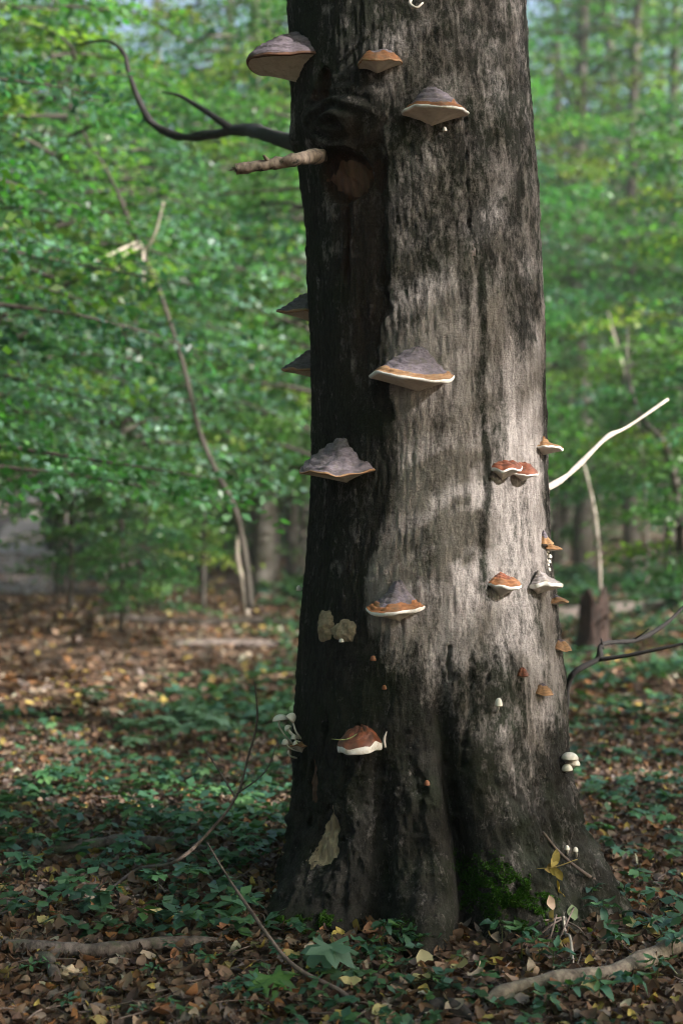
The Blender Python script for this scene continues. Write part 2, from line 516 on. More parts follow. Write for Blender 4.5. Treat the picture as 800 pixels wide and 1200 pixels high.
EDGE = [(452, 150), (455, 180), (451, 215), (448, 250), (451, 300), (457, 330), (457, 368), (446, 384), (442, 420), (437, 470)]
def detail(th, z):
    """Bark relief in metres and three stain masks (rotten, pale grey bark, black algae with painted shade)."""
    u = th * .42
    cosx, sinx = np.sin(th) * .45, np.cos(th) * .45
    foot = sstep(1.0, .15, z)
    d = .010 * fbm(cosx * 3, sinx * 3, z * 1.3, 31, 3)
    d = d + .0040 * fbm(cosx * 24, sinx * 24, z * 3.2, 32, 3)
    d = d + .0040 * fbm(cosx * 72, sinx * 72, z * 19, 33, 2)
    d = d + .0016 * fbm(cosx * 60, sinx * 60, z * 90, 37, 2)
    d = d + foot * ((.013 * fbm(cosx * 38, sinx * 38, z * 18, 34, 4)) + .012 * fbm(cosx * 12, sinx * 12, z * 4, 35, 2))
    d = d + foot * .006 * noise3(cosx * 34, sinx * 34, z * 60, 36)
    wob = .006 * fbm(u * 22, z * 22, 0, 40, 3)
    # loose bark plate edge right of the rotten column
    ea, eb = poly_tz(EDGE)
    tb = np.interp(z, eb[::-1], ea[::-1])
    side = (tb - th) * .42 + .012 * fbm(u * 3, z * 28, 0, 41, 3)
    zwin = sstep(eb[-1] - .1, eb[-1] + .25, z) * sstep(eb[0] + .06, eb[0] - .03, z)
    rec = sstep(-.003, .006, side) * sstep(.24, .05, side) * zwin
    d = d - .020 * rec
    rot = rec * .55
    # rotten wood below the knot, a brown slot lower down
    for px, py, rx, ry, dep in ((402, 207, .105, .085, .035), (404, 262, .016, .10, .018), (404, 312, .018, .06, .018), (443, 205, .03, .06, .012), (383, 100, .030, .055, .030), (378, 112, .03, .02, .012)):
        bl = blob(th, z, px, py, rx, ry) + 25 * wob
        mk = sstep(1.15, .75, bl)
        d = d - dep * mk
        rot = np.maximum(rot, mk)
    # the swollen knot with its curled folds
    kb = blob(th, z, 398, 143, .17, .115)
    kn = np.exp(-kb * 1.2)
    ka, kz = hit0(398, 150)
    ring = np.sqrt(((th - ka) * .42 / .17) ** 2 + ((z - kz) / .10) ** 2)
    d = d + .040 * kn + .012 * kn * np.sin(ring * 12 + 3.0 * fbm(u * 9, z * 9, 0, 44, 2)) + .014 * kn * fbm(u * 24, z * 24, 3, 45, 3)
    d = d + .018 * np.exp(-blob(th, z, 348, 163, .05, .04)) * (1 + .6 * noise3(u * 50, z * 50, 0, 46))
    # cracks and seams
    for pts, wd, dep in (([(547, 140), (546, 185), (549, 235), (550, 265)], .0055, .020), ([(550, 265), (551, 330), (553, 450), (554, 600)], .006, .006),
                         ([(526, 758), (524, 775), (528, 795)], .006, .018), ([(579, 768), (575, 785), (567, 806)], .005, .016),
                         ([(551, 775), (548, 830), (541, 900)], .008, .018), ([(440, 300), (441, 330), (456, 352)], .004, .008),
                         ([(592, 140), (594, 165), (600, 195), (604, 230)], .003, .007), ([(461, 225), (466, 260)], .003, .008),
                         ([(573, 120), (560, 140), (552, 148)], .006, .012), ([(376, 895), (372, 930), (360, 965)], .007, .016), ([(410, 900), (404, 935), (407, 975)], .006, .012),
                         ([(345, 860), (352, 905), (349, 950)], .006, .010), ([(385, 845), (378, 880), (384, 900)], .012, .022)):
        dd = line_dist(th, z, pts) + wob * 1.3
        dep = dep * (.35 + .9 * sstep(-.5, .6, noise3(u * 8, z * 22, dep * 900, 48)))
        d = d - dep * np.exp(-(np.abs(dd) / wd) ** 2)
    # ripped strips at the lower left where bark has gone
    for px, py, rx, ry, dep in ((384, 982, .040, .105, .016), (366, 918, .020, .085, .014)):
        bl = blob(th, z, px, py, rx, ry) + 30 * wob
        d = d - dep * sstep(1.2, .8, bl)
    # stains: black algae and painted-in shade on the left half and the foot, clean grey bark to the right
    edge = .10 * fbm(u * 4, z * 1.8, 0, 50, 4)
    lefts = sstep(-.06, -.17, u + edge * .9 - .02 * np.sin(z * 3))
    alg_shade = np.clip(lefts * .92 + sstep(.95, .45, z + edge * 1.2) * .9, 0, 1)
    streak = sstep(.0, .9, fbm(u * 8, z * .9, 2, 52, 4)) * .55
    alg_shade = np.clip(np.maximum(alg_shade, streak * sstep(-.2, .3, z)), 0, 1)
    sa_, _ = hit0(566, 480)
    alg_shade = np.maximum(alg_shade, .85 * np.exp(-((th - sa_) * .42 / .030 + .8 * fbm(u * 6, z * 2, 5, 54, 3)) ** 2) * sstep(.9, 1.2, z) * sstep(2.9, 2.0, z))  # dark strip: green algae plus cast shadow put into the colour
    alg_shade = np.maximum(alg_shade, .75 * sstep(R(60), R(76), th + .22 * fbm(u * 6, z * 3, 6, 55, 3)) * (th < 2.0))
    alg_shade = np.maximum(alg_shade, sstep(1.08, .82, z + edge * .8) * .72 * (th < R(38)))  # also darkens bark below the sunlit patches, shade put into colour
    alg_shade = np.maximum(alg_shade, .70 * sstep(1.72, 2.1, z + .3 * fbm(u * 5, z * 2, 7, 56, 3)))
    alg_shade = np.maximum(alg_shade, sstep(.25, .75, kn))
    return d, rot, alg_shade

def surf(th, z):
    d, rot, alg_shade = detail(th, z)
    return surf_smooth(th, z) + d, rot, alg_shade

def trunk_point(th, z):
    th = np.atleast_1d(np.asarray(th, float)); z = np.atleast_1d(np.asarray(z, float))
    r = surf(th, z)[0]
    return np.stack([c_x(z) + r * np.sin(th), Y0 - r * np.cos(th), z], -1)

def trunk_frame(th, z):
    """Point and outward normal on the bark (broad shape)."""
    e = .02
    def q(a, b):
        r = surf_smooth(np.array([a]), np.array([b]))[0]
        return np.array([c_x(b) + r * math.sin(a), Y0 - r * math.cos(a), b])
    n = np.cross(q(th + e, z) - q(th - e, z), q(th, z + e) - q(th, z - e))
    n /= np.linalg.norm(n)
    p = trunk_point(th, z)[0]
    return p, n

BEECH = empty('beech_tree', (TX, TY, 0))
tag(BEECH, 'massive old beech trunk studded with bracket fungi and fluted at its foot', 'tree')
BINV = Matrix.Translation((-TX, -TY, 0))
def part(name, me, mat, parent=BEECH, smooth=None):
    """World-space mesh as a part of the big tree."""
    o = link(name, me, mat, parent)
    o.matrix_parent_inverse = BINV if parent is BEECH else Matrix.Identity(4)
    return o

def build_trunk():
    ths = np.concatenate([np.linspace(R(-112), R(112), 420, endpoint=False), np.linspace(R(112), R(248), 60, endpoint=False)])
    zs = np.concatenate([np.linspace(-.3, 3.45, 900), np.linspace(3.5, 8.0, 60)])
    TH, Z = np.meshgrid((ths + np.pi) % (2 * np.pi) - np.pi, zs)
    r, rot, alg_shade = surf(TH, Z)
    X = c_x(Z) + r * np.sin(TH); Y = Y0 - r * np.cos(TH)
    V = np.stack([X, Y, Z], -1).reshape(-1, 3)
    n, m_ = len(ths), len(zs)
    i = np.arange(m_ - 1)[:, None] * n; j = np.arange(n)[None]; j2 = (j + 1) % n
    Q = np.stack([i + j, i + j2, i + n + j2, i + n + j], -1).reshape(-1, 4)
    col = np.stack([rot, alg_shade, np.zeros_like(rot)], -1).reshape(-1, 3)
    m, nt, bs, out = new_mat('old_beech_bark')
    b = NB(nt)
    tc = b.n('TexCoord').outputs['Object']
    at = b.n('Attribute', attribute_name='col').outputs['Color']
    sp = b.n('SeparateColor'); b.l(at, sp.inputs[0])
    fine = b.noise(b.map(tc, (1, 1, .22)), 55, 6, .7)
    mott = b.noise(b.map(tc, (1, 1, .45)), 9, 8, .75, .4)
    grey = b.mix(b.ramp(fine, [(.36, 0), (.62, 1)]), (.56, .505, .48), (.28, .245, .23))
    grey = b.mix(b.ramp(b.noise(tc, 3.0, 5, .6), [(.45, 0), (.7, .6)]), grey, (.58, .535, .515))
    # speckled dark algae, with painted shade, over the clean bark
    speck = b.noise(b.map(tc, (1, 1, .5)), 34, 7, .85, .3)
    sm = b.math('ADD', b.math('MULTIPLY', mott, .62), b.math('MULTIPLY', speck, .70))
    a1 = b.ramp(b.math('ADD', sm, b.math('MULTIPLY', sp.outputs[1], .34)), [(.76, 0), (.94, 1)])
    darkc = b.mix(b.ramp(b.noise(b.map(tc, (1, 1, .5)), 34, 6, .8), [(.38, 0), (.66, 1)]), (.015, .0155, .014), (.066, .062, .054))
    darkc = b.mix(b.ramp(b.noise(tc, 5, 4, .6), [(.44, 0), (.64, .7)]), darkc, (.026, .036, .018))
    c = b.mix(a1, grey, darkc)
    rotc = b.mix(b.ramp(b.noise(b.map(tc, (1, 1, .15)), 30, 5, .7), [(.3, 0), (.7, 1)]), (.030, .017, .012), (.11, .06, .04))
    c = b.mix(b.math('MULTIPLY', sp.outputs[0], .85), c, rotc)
    # fine dark pits, short cross cracks and pale lichen crumbs
    c = b.mix(b.ramp(b.noise(b.map(tc, (1, 1, .55)), 170, 4, .75), [(.56, 0), (.68, .75)]), c, b.mix(1.0, c, (.30, .29, .27), 'MULTIPLY'))
    c = b.mix(b.ramp(b.noise(b.map(tc, (.35, .35, 3.2)), 60, 3, .7), [(.63, 0), (.70, .6)]), c, b.mix(1.0, c, (.35, .33, .30), 'MULTIPLY'))
    c = b.mix(b.ramp(b.noise(b.map(tc, (1, 1, .4)), 210, 3, .7), [(.58, 0), (.70, .6)]), c, b.mix(1.0, c, (1.55, 1.5, 1.45), 'MULTIPLY'))
    c = b.mix(b.ramp(b.noise(tc, 150, 2, .5), [(.73, 0), (.76, .55)]), c, (.34, .32, .27))
    b.l(c, bs.inputs['Base Color'])
    bs.inputs['Roughness'].default_value = .82
    bs.inputs['Specular IOR Level'].default_value = .22
    n1 = b.bump(b.noise(b.map(tc, (1, 1, .30)), 60, 6, .8), 1.0, .026)
    n2 = b.bump(b.noise(b.map(tc, (1, 1, 1.1)), 115, 5, .8), 1.0, .014, n1)
    b.l(n2, bs.inputs['Normal'])
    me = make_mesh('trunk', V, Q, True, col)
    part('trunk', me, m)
build_trunk()

def bark_patch(name, px, py, rx, ry, mat, lift, rough, seed, n=40, dome=0.0, wedge=0.0, slant=0.0):
    """Ragged patch lying on the bark: grid in polar steps, world-space, rim sunk into the bark."""
    a0, z0 = hit0(px, py)
    rs = np.linspace(0, 1, 12); an = np.linspace(0, 2 * np.pi, n, endpoint=False)
    out_ = 1 + .22 * fbm(np.cos(an) * 1.8, np.sin(an) * 1.8, seed, seed, 3)
    th = a0 + (rs[:, None] * np.cos(an)[None] * out_[None]) * rx / .42
    z = z0 + rs[:, None] * np.sin(an)[None] * out_[None] * ry
    v_ = (z - z0) / ry
    th = a0 + (th - a0) * (1 - wedge * v_) + slant * v_ / .42
    r = surf(th, z)[0]
    li = lift * (1 - rs[:, None] ** 3 * 1.6) + rough * fbm(th * 30, z * 40, seed, seed, 3) * (1 - rs[:, None] ** 2) + dome * (1 - rs[:, None] ** 2)
    r = r + li
    V = np.stack([c_x(z) + r * np.sin(th), Y0 - r * np.cos(th), z], -1).reshape(-1, 3)
    i = np.arange(len(rs) - 1)[:, None] * n; j = np.arange(n)[None]; j2 = (j + 1) % n
    Q = np.stack([i + j, i + j2, i + n + j2, i + n + j], -1).reshape(-1, 4)
    return part(name, make_mesh(name, V, Q, True), mat)

bark_patch('bare_wood', 383, 985, .040, .112, M['bare_wood'], .008, .003, 3, n=60, wedge=.5, slant=.025)
bark_patch('bare_wood', 367, 915, .018, .085, M['rotten_wood'], .005, .003, 5)
bark_patch('rotten_wood', 404, 205, .090, .075, M['rotten_wood'], .006, .006, 8)
bark_patch('torn_bark', 384, 732, .046, .054, M['soil_wood'], .008, .004, 12, n=60, dome=.004)
bark_patch('torn_bark', 405, 739, .056, .040, M['soil_wood'], .007, .004, 15, n=60, dome=.003)
bark_patch('lichen_crust', 555, 297, .012, .035, M['crust_pale'], .003, .004, 19)

# broken branch stub on the left below the knot
def on_trunk(px, py, inset=0.0):
    th, z = hit0(px, py)
    p, n = trunk_frame(th, z)
    return p - n * inset, n
q, _ = on_trunk(378, 182, .02)
V, Q = tube([q, P(352, 186, 4.47), P(325, 191, 4.45), P(300, 195, 4.44), P(276, 198, 4.44)], [.026, .021, .018, .018, .015], 14, 12, .22, 3, True, .18)
for a_, b_, c_, d_ in ((272, 196, 4.43, .005), (270, 199, 4.45, .006), (274, 202, 4.44, .004), (268, 200, 4.44, .003)):
    V, Q = join([(V, Q), tube([P(288, 197, 4.44), P(278, 198, (c_ + 4.44) / 2), P(a_, b_, c_)], [d_ * 1.6, d_, .0008], 8, 4)])
V, Q = join([(V, Q), tube([P(318, 192, 4.45), P(312, 186, 4.43), P(309, 182, 4.42)], [.008, .006, .004], 8, 4)])
part('branch_stub', make_mesh('branch_stub', V, Q, True), M['stub'])
# dark limb leaving the back of the trunk to the left
base = np.array([c_x(2.62) - .20, Y0 + .28, 2.64])
lp = [base, P(318, 160, 6.1), P(290, 152, 6.7), P(248, 157, 7.2), P(212, 160, 7.5), P(180, 146, 7.7), P(165, 122, 7.8), P(152, 88, 7.9), P(145, 62, 8.0), P(125, 48, 8.2), P(88, 52, 8.4)]
V, Q = tube(lp, [.055, .034, .026, .023, .022, .020, .018, .016, .014, .010, .005], 10, 8, .28, 5, True, .35)
part('limb', make_mesh('limb', V, Q, True), M['dark_twig'])
lp2 = [P(275, 154, 6.9), P(255, 140, 7.0), P(232, 125, 7.2), P(210, 112, 7.4), P(190, 108, 7.6)]
V, Q = tube(lp2, [.022, .017, .013, .009, .004], 8, 5, .1, 6)
part('limb', make_mesh('limb', V, Q, True), M['dark_twig'])
# white dead branch leaving the back right side
dp = [np.array([c_x(1.4) + .26, Y0 + .22, 1.36]), P(648, 568, 5.25), P(675, 547, 5.4), P(710, 513, 5.55), P(735, 500, 5.7), P(782, 468, 5.85)]
V, Q = tube(dp, [.016, .012, .0105, .0095, .0085, .006], 10, 8, .22, 8, True, .3)
part('dead_branch', make_mesh('dead_branch', V, Q, True), M['pale_twig'])

# moss cushions on the flutes
def moss(px, py, rx, ry, n, seed, length=.012):
    rs = np.random.default_rng(seed)
    a0, z0 = hit0(px, py)
    ang = rs.uniform(0, 2 * np.pi, n); rad = np.sqrt(rs.uniform(0, 1, n))
    rad = rad * (.75 + .45 * fbm(np.cos(ang) * 2, np.sin(ang) * 2, seed, seed, 2))
    th = a0 + rad * np.cos(ang) * rx / .45; z = z0 + rad * np.sin(ang) * ry
    keep = fbm(th * 22, z * 40, seed, seed + 3, 2) > -.35 + 1.0 * np.clip(rad, 0, 1.2) ** 2 * rs.uniform(0, 1, n)
    th, z, rad = th[keep], z[keep], rad[keep]
    k = len(th)
    pts = trunk_point(th, z)
    nrm = np.stack([np.sin(th), -np.cos(th), np.full(k, .35)], -1)
    nrm = nrm + rs.normal(0, .55, (k, 3)); nrm /= np.linalg.norm(nrm, axis=1)[:, None]
    side = np.cross(nrm, rs.normal(0, 1, (k, 3))); side /= np.linalg.norm(side, axis=1)[:, None]
    L = length * rs.uniform(.6, 1.4, k)[:, None] * (1.15 - .6 * np.clip(rad, 0, 1)[:, None]) 
    lift = .012 * np.clip(1 - rad ** 2, 0, 1)[:, None] * np.stack([np.sin(th), -np.cos(th), np.zeros(k)], -1)
    A = pts + lift - nrm * .004
    Vv = np.stack([A - side * .0022, A + side * .0022, A + nrm * L + side * .0009, A + nrm * L - side * .0009], 1).reshape(-1, 3)
    Q = np.arange(4 * k).reshape(-1, 4)
    g = rs.uniform(.5, 1.4, (k, 1)) * np.array([[.045, .115, .016]])
    o = part('moss', make_mesh('moss', Vv, Q, False, np.repeat(g, 4, 0)), M['moss'])
    tag(o, kind='stuff')
moss(332, 1090, .075, .055, 6000, 1)
moss(378, 1076, .05, .028, 1200, 2, .009)
moss(592, 1052, .15, .105, 7000, 3)
moss(562, 1022, .08, .075, 2200, 4, .008)
moss(620, 1085, .10, .05, 1500, 5, .008)
moss(470, 1090, .07, .04, 700, 6, .007)

# ------------------------------------------------------------------ bracket fungi
PROF = {'cone': [(0, 1), (.13, .93), (.33, .66), (.58, .38), (.82, .16), (1, 0)],
        'hat': [(0, 1), (.10, .98), (.22, .80), (.38, .52), (.58, .30), (.8, .14), (1, 0)],
        'bell': [(0, 1), (.2, .96), (.36, .80), (.56, .50), (.78, .24), (.92, .09), (1, 0)],
        'dome': [(0, 1), (.25, .96), (.5, .80), (.72, .55), (.9, .25), (1, 0)],
        'flat': [(0, 1), (.15, .86), (.35, .55), (.6, .36), (.85, .18), (1, 0)]}
def fungus(label, px, py, wd, dp, ht, under, crust, band, prof='bell', seed=1, s1=.68, thick=.06, theta=None, tilt=0, rim='rim_white', rings=5, lump=.05,
           category='fungus', lean=0.0, wav=.12, sink=.015):
    """One bracket: px,py = where the rim meets the bark; sizes in photograph pixels."""
    if theta is None:
        th, z = hit0(px, py)
    else:
        th, z = R(theta), H - (py - 600) / F * 4.75
    p, n = trunk_frame(th, z)
    k = math.hypot(p[0], p[1]) / F
    W, D, Ht, U = wd * k, dp * k, ht * k, under * k
    root = empty('bracket_fungus', tuple(p), th + R(lean))
    root.rotation_euler.x = R(tilt)
    tag(root, label, category, 'bracket fungi growing on the old beech trunk')
    na = 72
    an = np.linspace(-np.pi, np.pi, na, endpoint=False)         # 0 = straight out of the bark (local -Y)
    ca, sa = np.cos(an), np.sin(an)
    front = np.clip(ca, 0, 1)
    ell = 1 / np.sqrt((sa / (W / 2)) ** 2 + (ca / np.where(ca > 0, D, max(.3 * D, .025))) ** 2)
    ell = ell * (1 + wav * fbm(sa * 1.6 + seed, ca * 1.6, seed * 1.3, seed, 2))
    sag = .075 * W * fbm(sa * 1.4, ca * 1.4, seed * 2.1, seed + 5, 2)
    ps, pz = zip(*PROF[prof])
    tw = thick * W
    lop = .10 * math.sin(seed * 2.3)
    twv = 1 + .45 * fbm(sa * 2.2 + seed, ca * 2.2, 4.4, seed + 31, 3)
    def ring_at(s, z_, lump_=None):
        rr = ell * s
        zz = z_ + sag * s
        if lump_ is not None:
            lm = lump_ * W * fbm(sa * s * 2.4 + seed, ca * s * 2.4, seed * .7, seed + 9, 3) * (1 - s * .4)
            zz = zz + lm
        return np.stack([sa * rr + lop * W * (1 - s) ** 2, -ca * rr, zz], -1)
    s1v = np.clip(s1 + .09 * fbm(sa * 2.5 + seed, ca * 2.5, 1.7, seed + 21, 3), .15, .93)
    def zone(name, rows, mat):
        V = np.array(rows).reshape(-1, 3)
        m = len(rows)
        i = np.arange(m - 1)[:, None] * na; j = np.arange(na)[None]; j2 = (j + 1) % na
        Q = np.stack([i + j, i + na + j, i + na + j2, i + j2], -1).reshape(-1, 4)
        sv = np.hypot(V[:, 0] / (W / 2), V[:, 1] / D)
        ang_ = np.tile(np.arange(na), m)
        rg = (sv * rings * 1.35 + .35 * fbm(sa[ang_] * 1.5 + seed, ca[ang_] * 1.5, sv * 2, seed + 40, 2)) % 1.0
        return link(name, make_mesh(name, V, Q, True, np.repeat(rg[:, None], 3, 1)), M[mat], root)
    def ridge(s):
        ph = s * rings * 1.35 + .35 * fbm(sa * 1.5 + seed, ca * 1.5, s * 2, seed + 40, 2)
        f_ = ph - np.floor(ph)
        return np.where(f_ < .8, f_ / .8, (1 - f_) / .2) * 2 - 1
    def top(s):
        zt = tw * twv + Ht * np.interp(s, ps, pz)
        zt = zt + (.026 * Ht + .003 * W) * ridge(s) * (s > .10) * (s < .97)
        return ring_at(s, zt, lump * (1 - .55 * sstep(s1 - .1, 1, s)))
    zone('crust', [top(s1v * t) for t in np.linspace(.001, 1, 22)], crust)
    zone('growth_band', [top(s1v + (.985 - s1v) * t) for t in np.linspace(0, 1, 10)], band)
    rim_rows = [top(np.full(na, .985))]
    for t in np.linspace(.15, 1, 7):
        a = t * np.pi
        z_ = tw * twv * (.5 + .5 * math.cos(a)) * .98
        s_ = .985 + .03 * math.sin(a) - .03 * t
        rim_rows.append(ring_at(s_, z_, lump * .45 * (1 - t)))
    zone('rim', rim_rows, rim)
    e = .985 - .03 + .03 * math.sin(np.pi)
    rows = [rim_rows[-1]]
    for s in np.linspace(e, .001, 12)[1:]:
        rows.append(ring_at(s, -U * (1 - s / e) ** 1.25))
    zone('pore_surface', rows, 'pores')
    return root

fg = fungus
fg('big dark violet bracket fungus with beige underside, jutting out above the broken stub', 345, 72, 96, 60, 32, 22, 'crust_dark', 'crust_dark', 'dome', 3, .80, .035, theta=-68, tilt=4, rim='band_dark', rings=6, lump=.04)
fg('small grey bracket fungus with orange edge, above the swollen knot', 446, 78, 52, 38, 16, 8, 'crust_grey', 'band_orange', 'dome', 5, .62, .03, rim='band_tan', tilt=4)
fg('grey knobbed bracket fungus with orange band and white rim, right of the swollen knot', 508, 135, 80, 44, 28, 13, 'crust_grey', 'band_orange', 'bell', 8, .74, .035, tilt=3, rings=4)
fg('upper of two violet-grey bracket fungi on the shaded trunk side below the broken stub', 340, 356, 60, 40, 25, 8, 'crust_dark', 'crust_dark', 'bell', 11, .8, .04, theta=-100, rim='band_tan', tilt=-6)
fg('lower of two violet-grey bracket fungi on the shaded trunk side below the broken stub', 342, 428, 60, 38, 24, 6, 'crust_dark', 'crust_dark', 'bell', 14, .8, .04, theta=-98, rim='band_tan', tilt=-6)
fg('broad grey bracket fungus with tan band and crisp white rim, throwing a slanting shadow', 481, 445, 97, 46, 31, 14, 'crust_grey', 'band_tan', 'bell', 17, .80, .035, tilt=6, rings=4, lump=.03)
fg('large cracked lumpy grey bracket fungus with thin tan edge', 401, 553, 99, 52, 38, 13, 'crust_grey', 'crust_grey', 'cone', 20, .90, .022, rim='band_tan', tilt=5, rings=4, lump=.075)
fg('tall cone-shaped grey bracket fungus with orange-brown band, above the torn pale bark', 464, 717, 71, 36, 35, 11, 'crust_grey', 'band_orange', 'hat', 23, .72, .05, tilt=4, rings=5, lump=.03)
fg('red-brown bracket fungus with thick white rim and grass blade, lowest on the trunk', 426, 875, 54, 34, 18, 8, 'crust_red', 'crust_red', 'dome', 26, .72, .13, tilt=6, rings=2)
fg('left one of two overlapping red-brown bracket fungi with white rims', 592, 552, 38, 26, 9, 11, 'crust_red', 'crust_red', 'dome', 29, .72, .08, tilt=2, rings=2)
fg('right one of two overlapping red-brown bracket fungi with white rims', 612, 556, 32, 22, 12, 8, 'crust_red', 'crust_red', 'dome', 31, .72, .07, tilt=4, rings=2, lump=.08)
fg('tan brown bracket fungus with dark crown above the dead white branch', 634, 526, 40, 24, 11, 7, 'crust_brown', 'crust_brown', 'flat', 34, .5, .05, theta=68, rings=5, tilt=2)
fg('upper of two tiny stacked brown bracket fungi on the trunk edge, with grey knob', 638, 637, 18, 12, 14, 3, 'crust_grey', 'crust_brown', 'hat', 37, .4, .05, theta=64, rim='band_tan')
fg('lower of two tiny stacked brown bracket fungi on the trunk edge', 644, 644, 26, 17, 8, 3, 'crust_brown', 'crust_brown', 'flat', 40, .6, .04, theta=70, rim='band_tan', tilt=4)
fg('whitish grey bracket fungus with pale crown beside the orange-brown one', 632, 686, 44, 28, 15, 9, 'crust_pale', 'crust_pale', 'cone', 43, .7, .09, theta=54, tilt=2, rings=4)
fg('orange-brown bracket fungus with white underside beside the whitish grey one', 588, 687, 45, 28, 10, 13, 'crust_red', 'band_orange', 'dome', 46, .55, .07, tilt=2, rings=3)
fg('small brown bracket fungus directly under the whitish grey one', 642, 707, 26, 17, 9, 3, 'crust_dark', 'crust_brown', 'flat', 49, .4, .05, theta=70, rim='band_tan')
fg('small ochre bracket fungus alone on the trunk edge below the brown ones', 648, 762, 24, 17, 10, 3, 'crust_dark', 'crust_brown', 'dome', 52, .35, .05, theta=70, rim='band_tan', tilt=6)
fg('tiny red-brown bracket fungus bud beside a small ochre bracket', 609, 792, 13, 9, 9, 3, 'crust_red', 'crust_red', 'dome', 55, .6, .08, rim='crust_red', rings=2)
fg('small ochre-brown bracket fungus above the white mushrooms on the flared trunk', 630, 812, 23, 16, 10, 4, 'crust_dark', 'crust_brown', 'dome', 58, .35, .05, rim='band_tan', tilt=6)
fg('brown cup-like fungus stub beside the slender white mushrooms', 353, 874, 22, 14, 4, 8, 'crust_brown', 'band_orange', 'flat', 61, .4, .05, rim='band_orange', rings=2)

# ------------------------------------------------------------------ mushrooms
def mushroom(label, px, py, cap_w, cap_h, stem, group, stem_px=2.2, name='mushroom', gills=False, tilt=(0, 0), Y=None, cat='mushroom'):
    """px,py = cap centre; stem = pixel points from the cap down to where it leaves the bark."""
    ex, ey = stem[-1]
    th, z = hit0(ex, ey)
    foot, n = trunk_frame(th, z)
    yy = foot[1] - .02 if Y is None else Y
    k = yy / F
    root = empty(name, tuple(foot))
    tag(root, label, cat, group)
    pts = [np.array(P(px, py, yy - .015))] + [np.array(P(a, b, yy - .012)) for a, b in stem[:-1]] + [foot - n * .012]
    pts = [q_ - foot for q_ in pts]
    V, Q = tube(pts, [stem_px * k * .5] * len(pts), 10, 5, .05, 2)
    link('stem', make_mesh('stem', V, Q, True), M['mushroom'], root)
    na, rows = 28, []
    an = np.linspace(0, 2 * np.pi, na, endpoint=False)
    w2, h_ = cap_w * k / 2, cap_h * k
    def ring(s, zz): return np.stack([np.cos(an) * s * w2 * (1 + .04 * np.sin(3 * an + px)), np.sin(an) * s * w2, np.full(na, zz)], -1)
    for a in np.linspace(.01, np.pi / 2, 9): rows.append(ring(math.sin(a), h_ * (math.cos(a)) - h_ * .3))
    under = [rows[-1]]
    for s in (.97, .8, .5, .2, .01): under.append(ring(s, -h_ * .3 - h_ * .12 + h_ * .28 * (1 - s)))
    Rm = (Matrix.Rotation(R(tilt[0]), 3, 'X') @ Matrix.Rotation(R(tilt[1]), 3, 'Y'))
    Rm = np.array(Rm)
    off = pts[0]
    for nm, rw, mt in (('cap', rows, 'mushroom'), ('gills', under, 'mushroom_gill')):
        V = np.array(rw).reshape(-1, 3) @ Rm.T + off
        i = np.arange(len(rw) - 1)[:, None] * na; j = np.arange(na)[None]; j2 = (j + 1) % na
        Q = np.stack([i + j, i + na + j, i + na + j2, i + j2], -1).reshape(-1, 4)
        link(nm, make_mesh(nm, V, Q, True), M[mt], root)
    return root
gl = 'slender white mushrooms on the side of the trunk'
mushroom('flat-capped white mushroom leaning farthest out from the trunk, long stem', 328, 842, 18, 7, [(327, 850), (334, 862), (344, 876)], gl, tilt=(-8, -8))
mushroom('white mushroom with steeply tipped cap just beside the flat-capped one', 341, 841, 12, 9, [(344, 849), (347, 858), (350, 868)], gl, tilt=(-12, 40))
mushroom('trumpet-shaped white mushroom below the flat-capped ones', 337, 853, 9, 5, [(339, 857), (343, 861), (349, 866)], gl, 3.4, tilt=(-10, -45))
mushroom('round white button mushroom with long crooked stem, lowest but one in the slender cluster', 334, 870, 8, 6, [(338, 875), (345, 879), (349, 881)], gl, 1.8)
mushroom('small white button mushroom touching the brown cup-like fungus', 346, 872, 6, 5.5, [(347, 877), (350, 882)], gl, 1.8)
mushroom('tiny white button mushroom above the brown cup-like fungus', 344, 864, 6, 5, [(347, 868), (350, 871)], gl, 1.8)
mushroom('thin white mushroom bud, lowest of the slender cluster', 338, 882, 3, 4, [(340, 886), (346, 889)], gl, 2.2)
gr_ = 'plump white mushrooms on the flared side of the trunk'
mushroom('widest plump white mushroom, topmost of the tight trio on the flared trunk', 667, 887, 20, 8, [(668, 890), (664, 893)], gr_, 3, tilt=(-4, 2), Y=4.72)
mushroom('plump white mushroom between the topmost and lowest of the tight trio', 672, 894, 15, 7, [(672, 898), (667, 900)], gr_, 3, tilt=(-4, 6), Y=4.74)
mushroom('smallest plump white mushroom, lowest of the tight trio', 664, 900, 13, 7, [(665, 903), (663, 904)], gr_, 3, tilt=(4, -6), Y=4.71)
mushroom('white drop-shaped mushroom bud hanging alone in the dark bark', 584, 824, 9, 9, [(584, 829), (583, 836)], None, 2.2)
mushroom('tiny pale button mushroom under the grey knobbed bracket fungus', 521, 152, 5, 5, [(521, 150), (521, 148)], None, 2)
mushroom('tiny white button mushroom at the lower edge of the torn pale bark', 400, 751, 6, 4, [(400, 750), (400, 748)], None, 2)
mushroom('tiny orange-pale button mushroom on the shaded trunk side below the big cracked bracket', 350, 690, 6, 6, [(352, 690), (353, 690)], None, 2)
for a, b_ in ((664, 994), (674, 996)):
    mushroom('tiny pale buff mushroom low on the flared root above the yellow leaves', a, b_, 6, 5, [(a + 1, b_ + 4), (a + 2, b_ + 8)], 'tiny buff mushrooms on the root')
for i in range(12):
    a, b_ = 641 + random.uniform(-3, 6), 646 + i * 3.1
    mushroom('tiny round pale puff of fungus in the string under the stacked brown brackets', a, b_, 5, 4, [(a - 1, b_ + 1), (a - 2, b_)], 'string of tiny pale fungus balls', 1.6, name='puff_fungus', cat='fungus', Y=4.80)
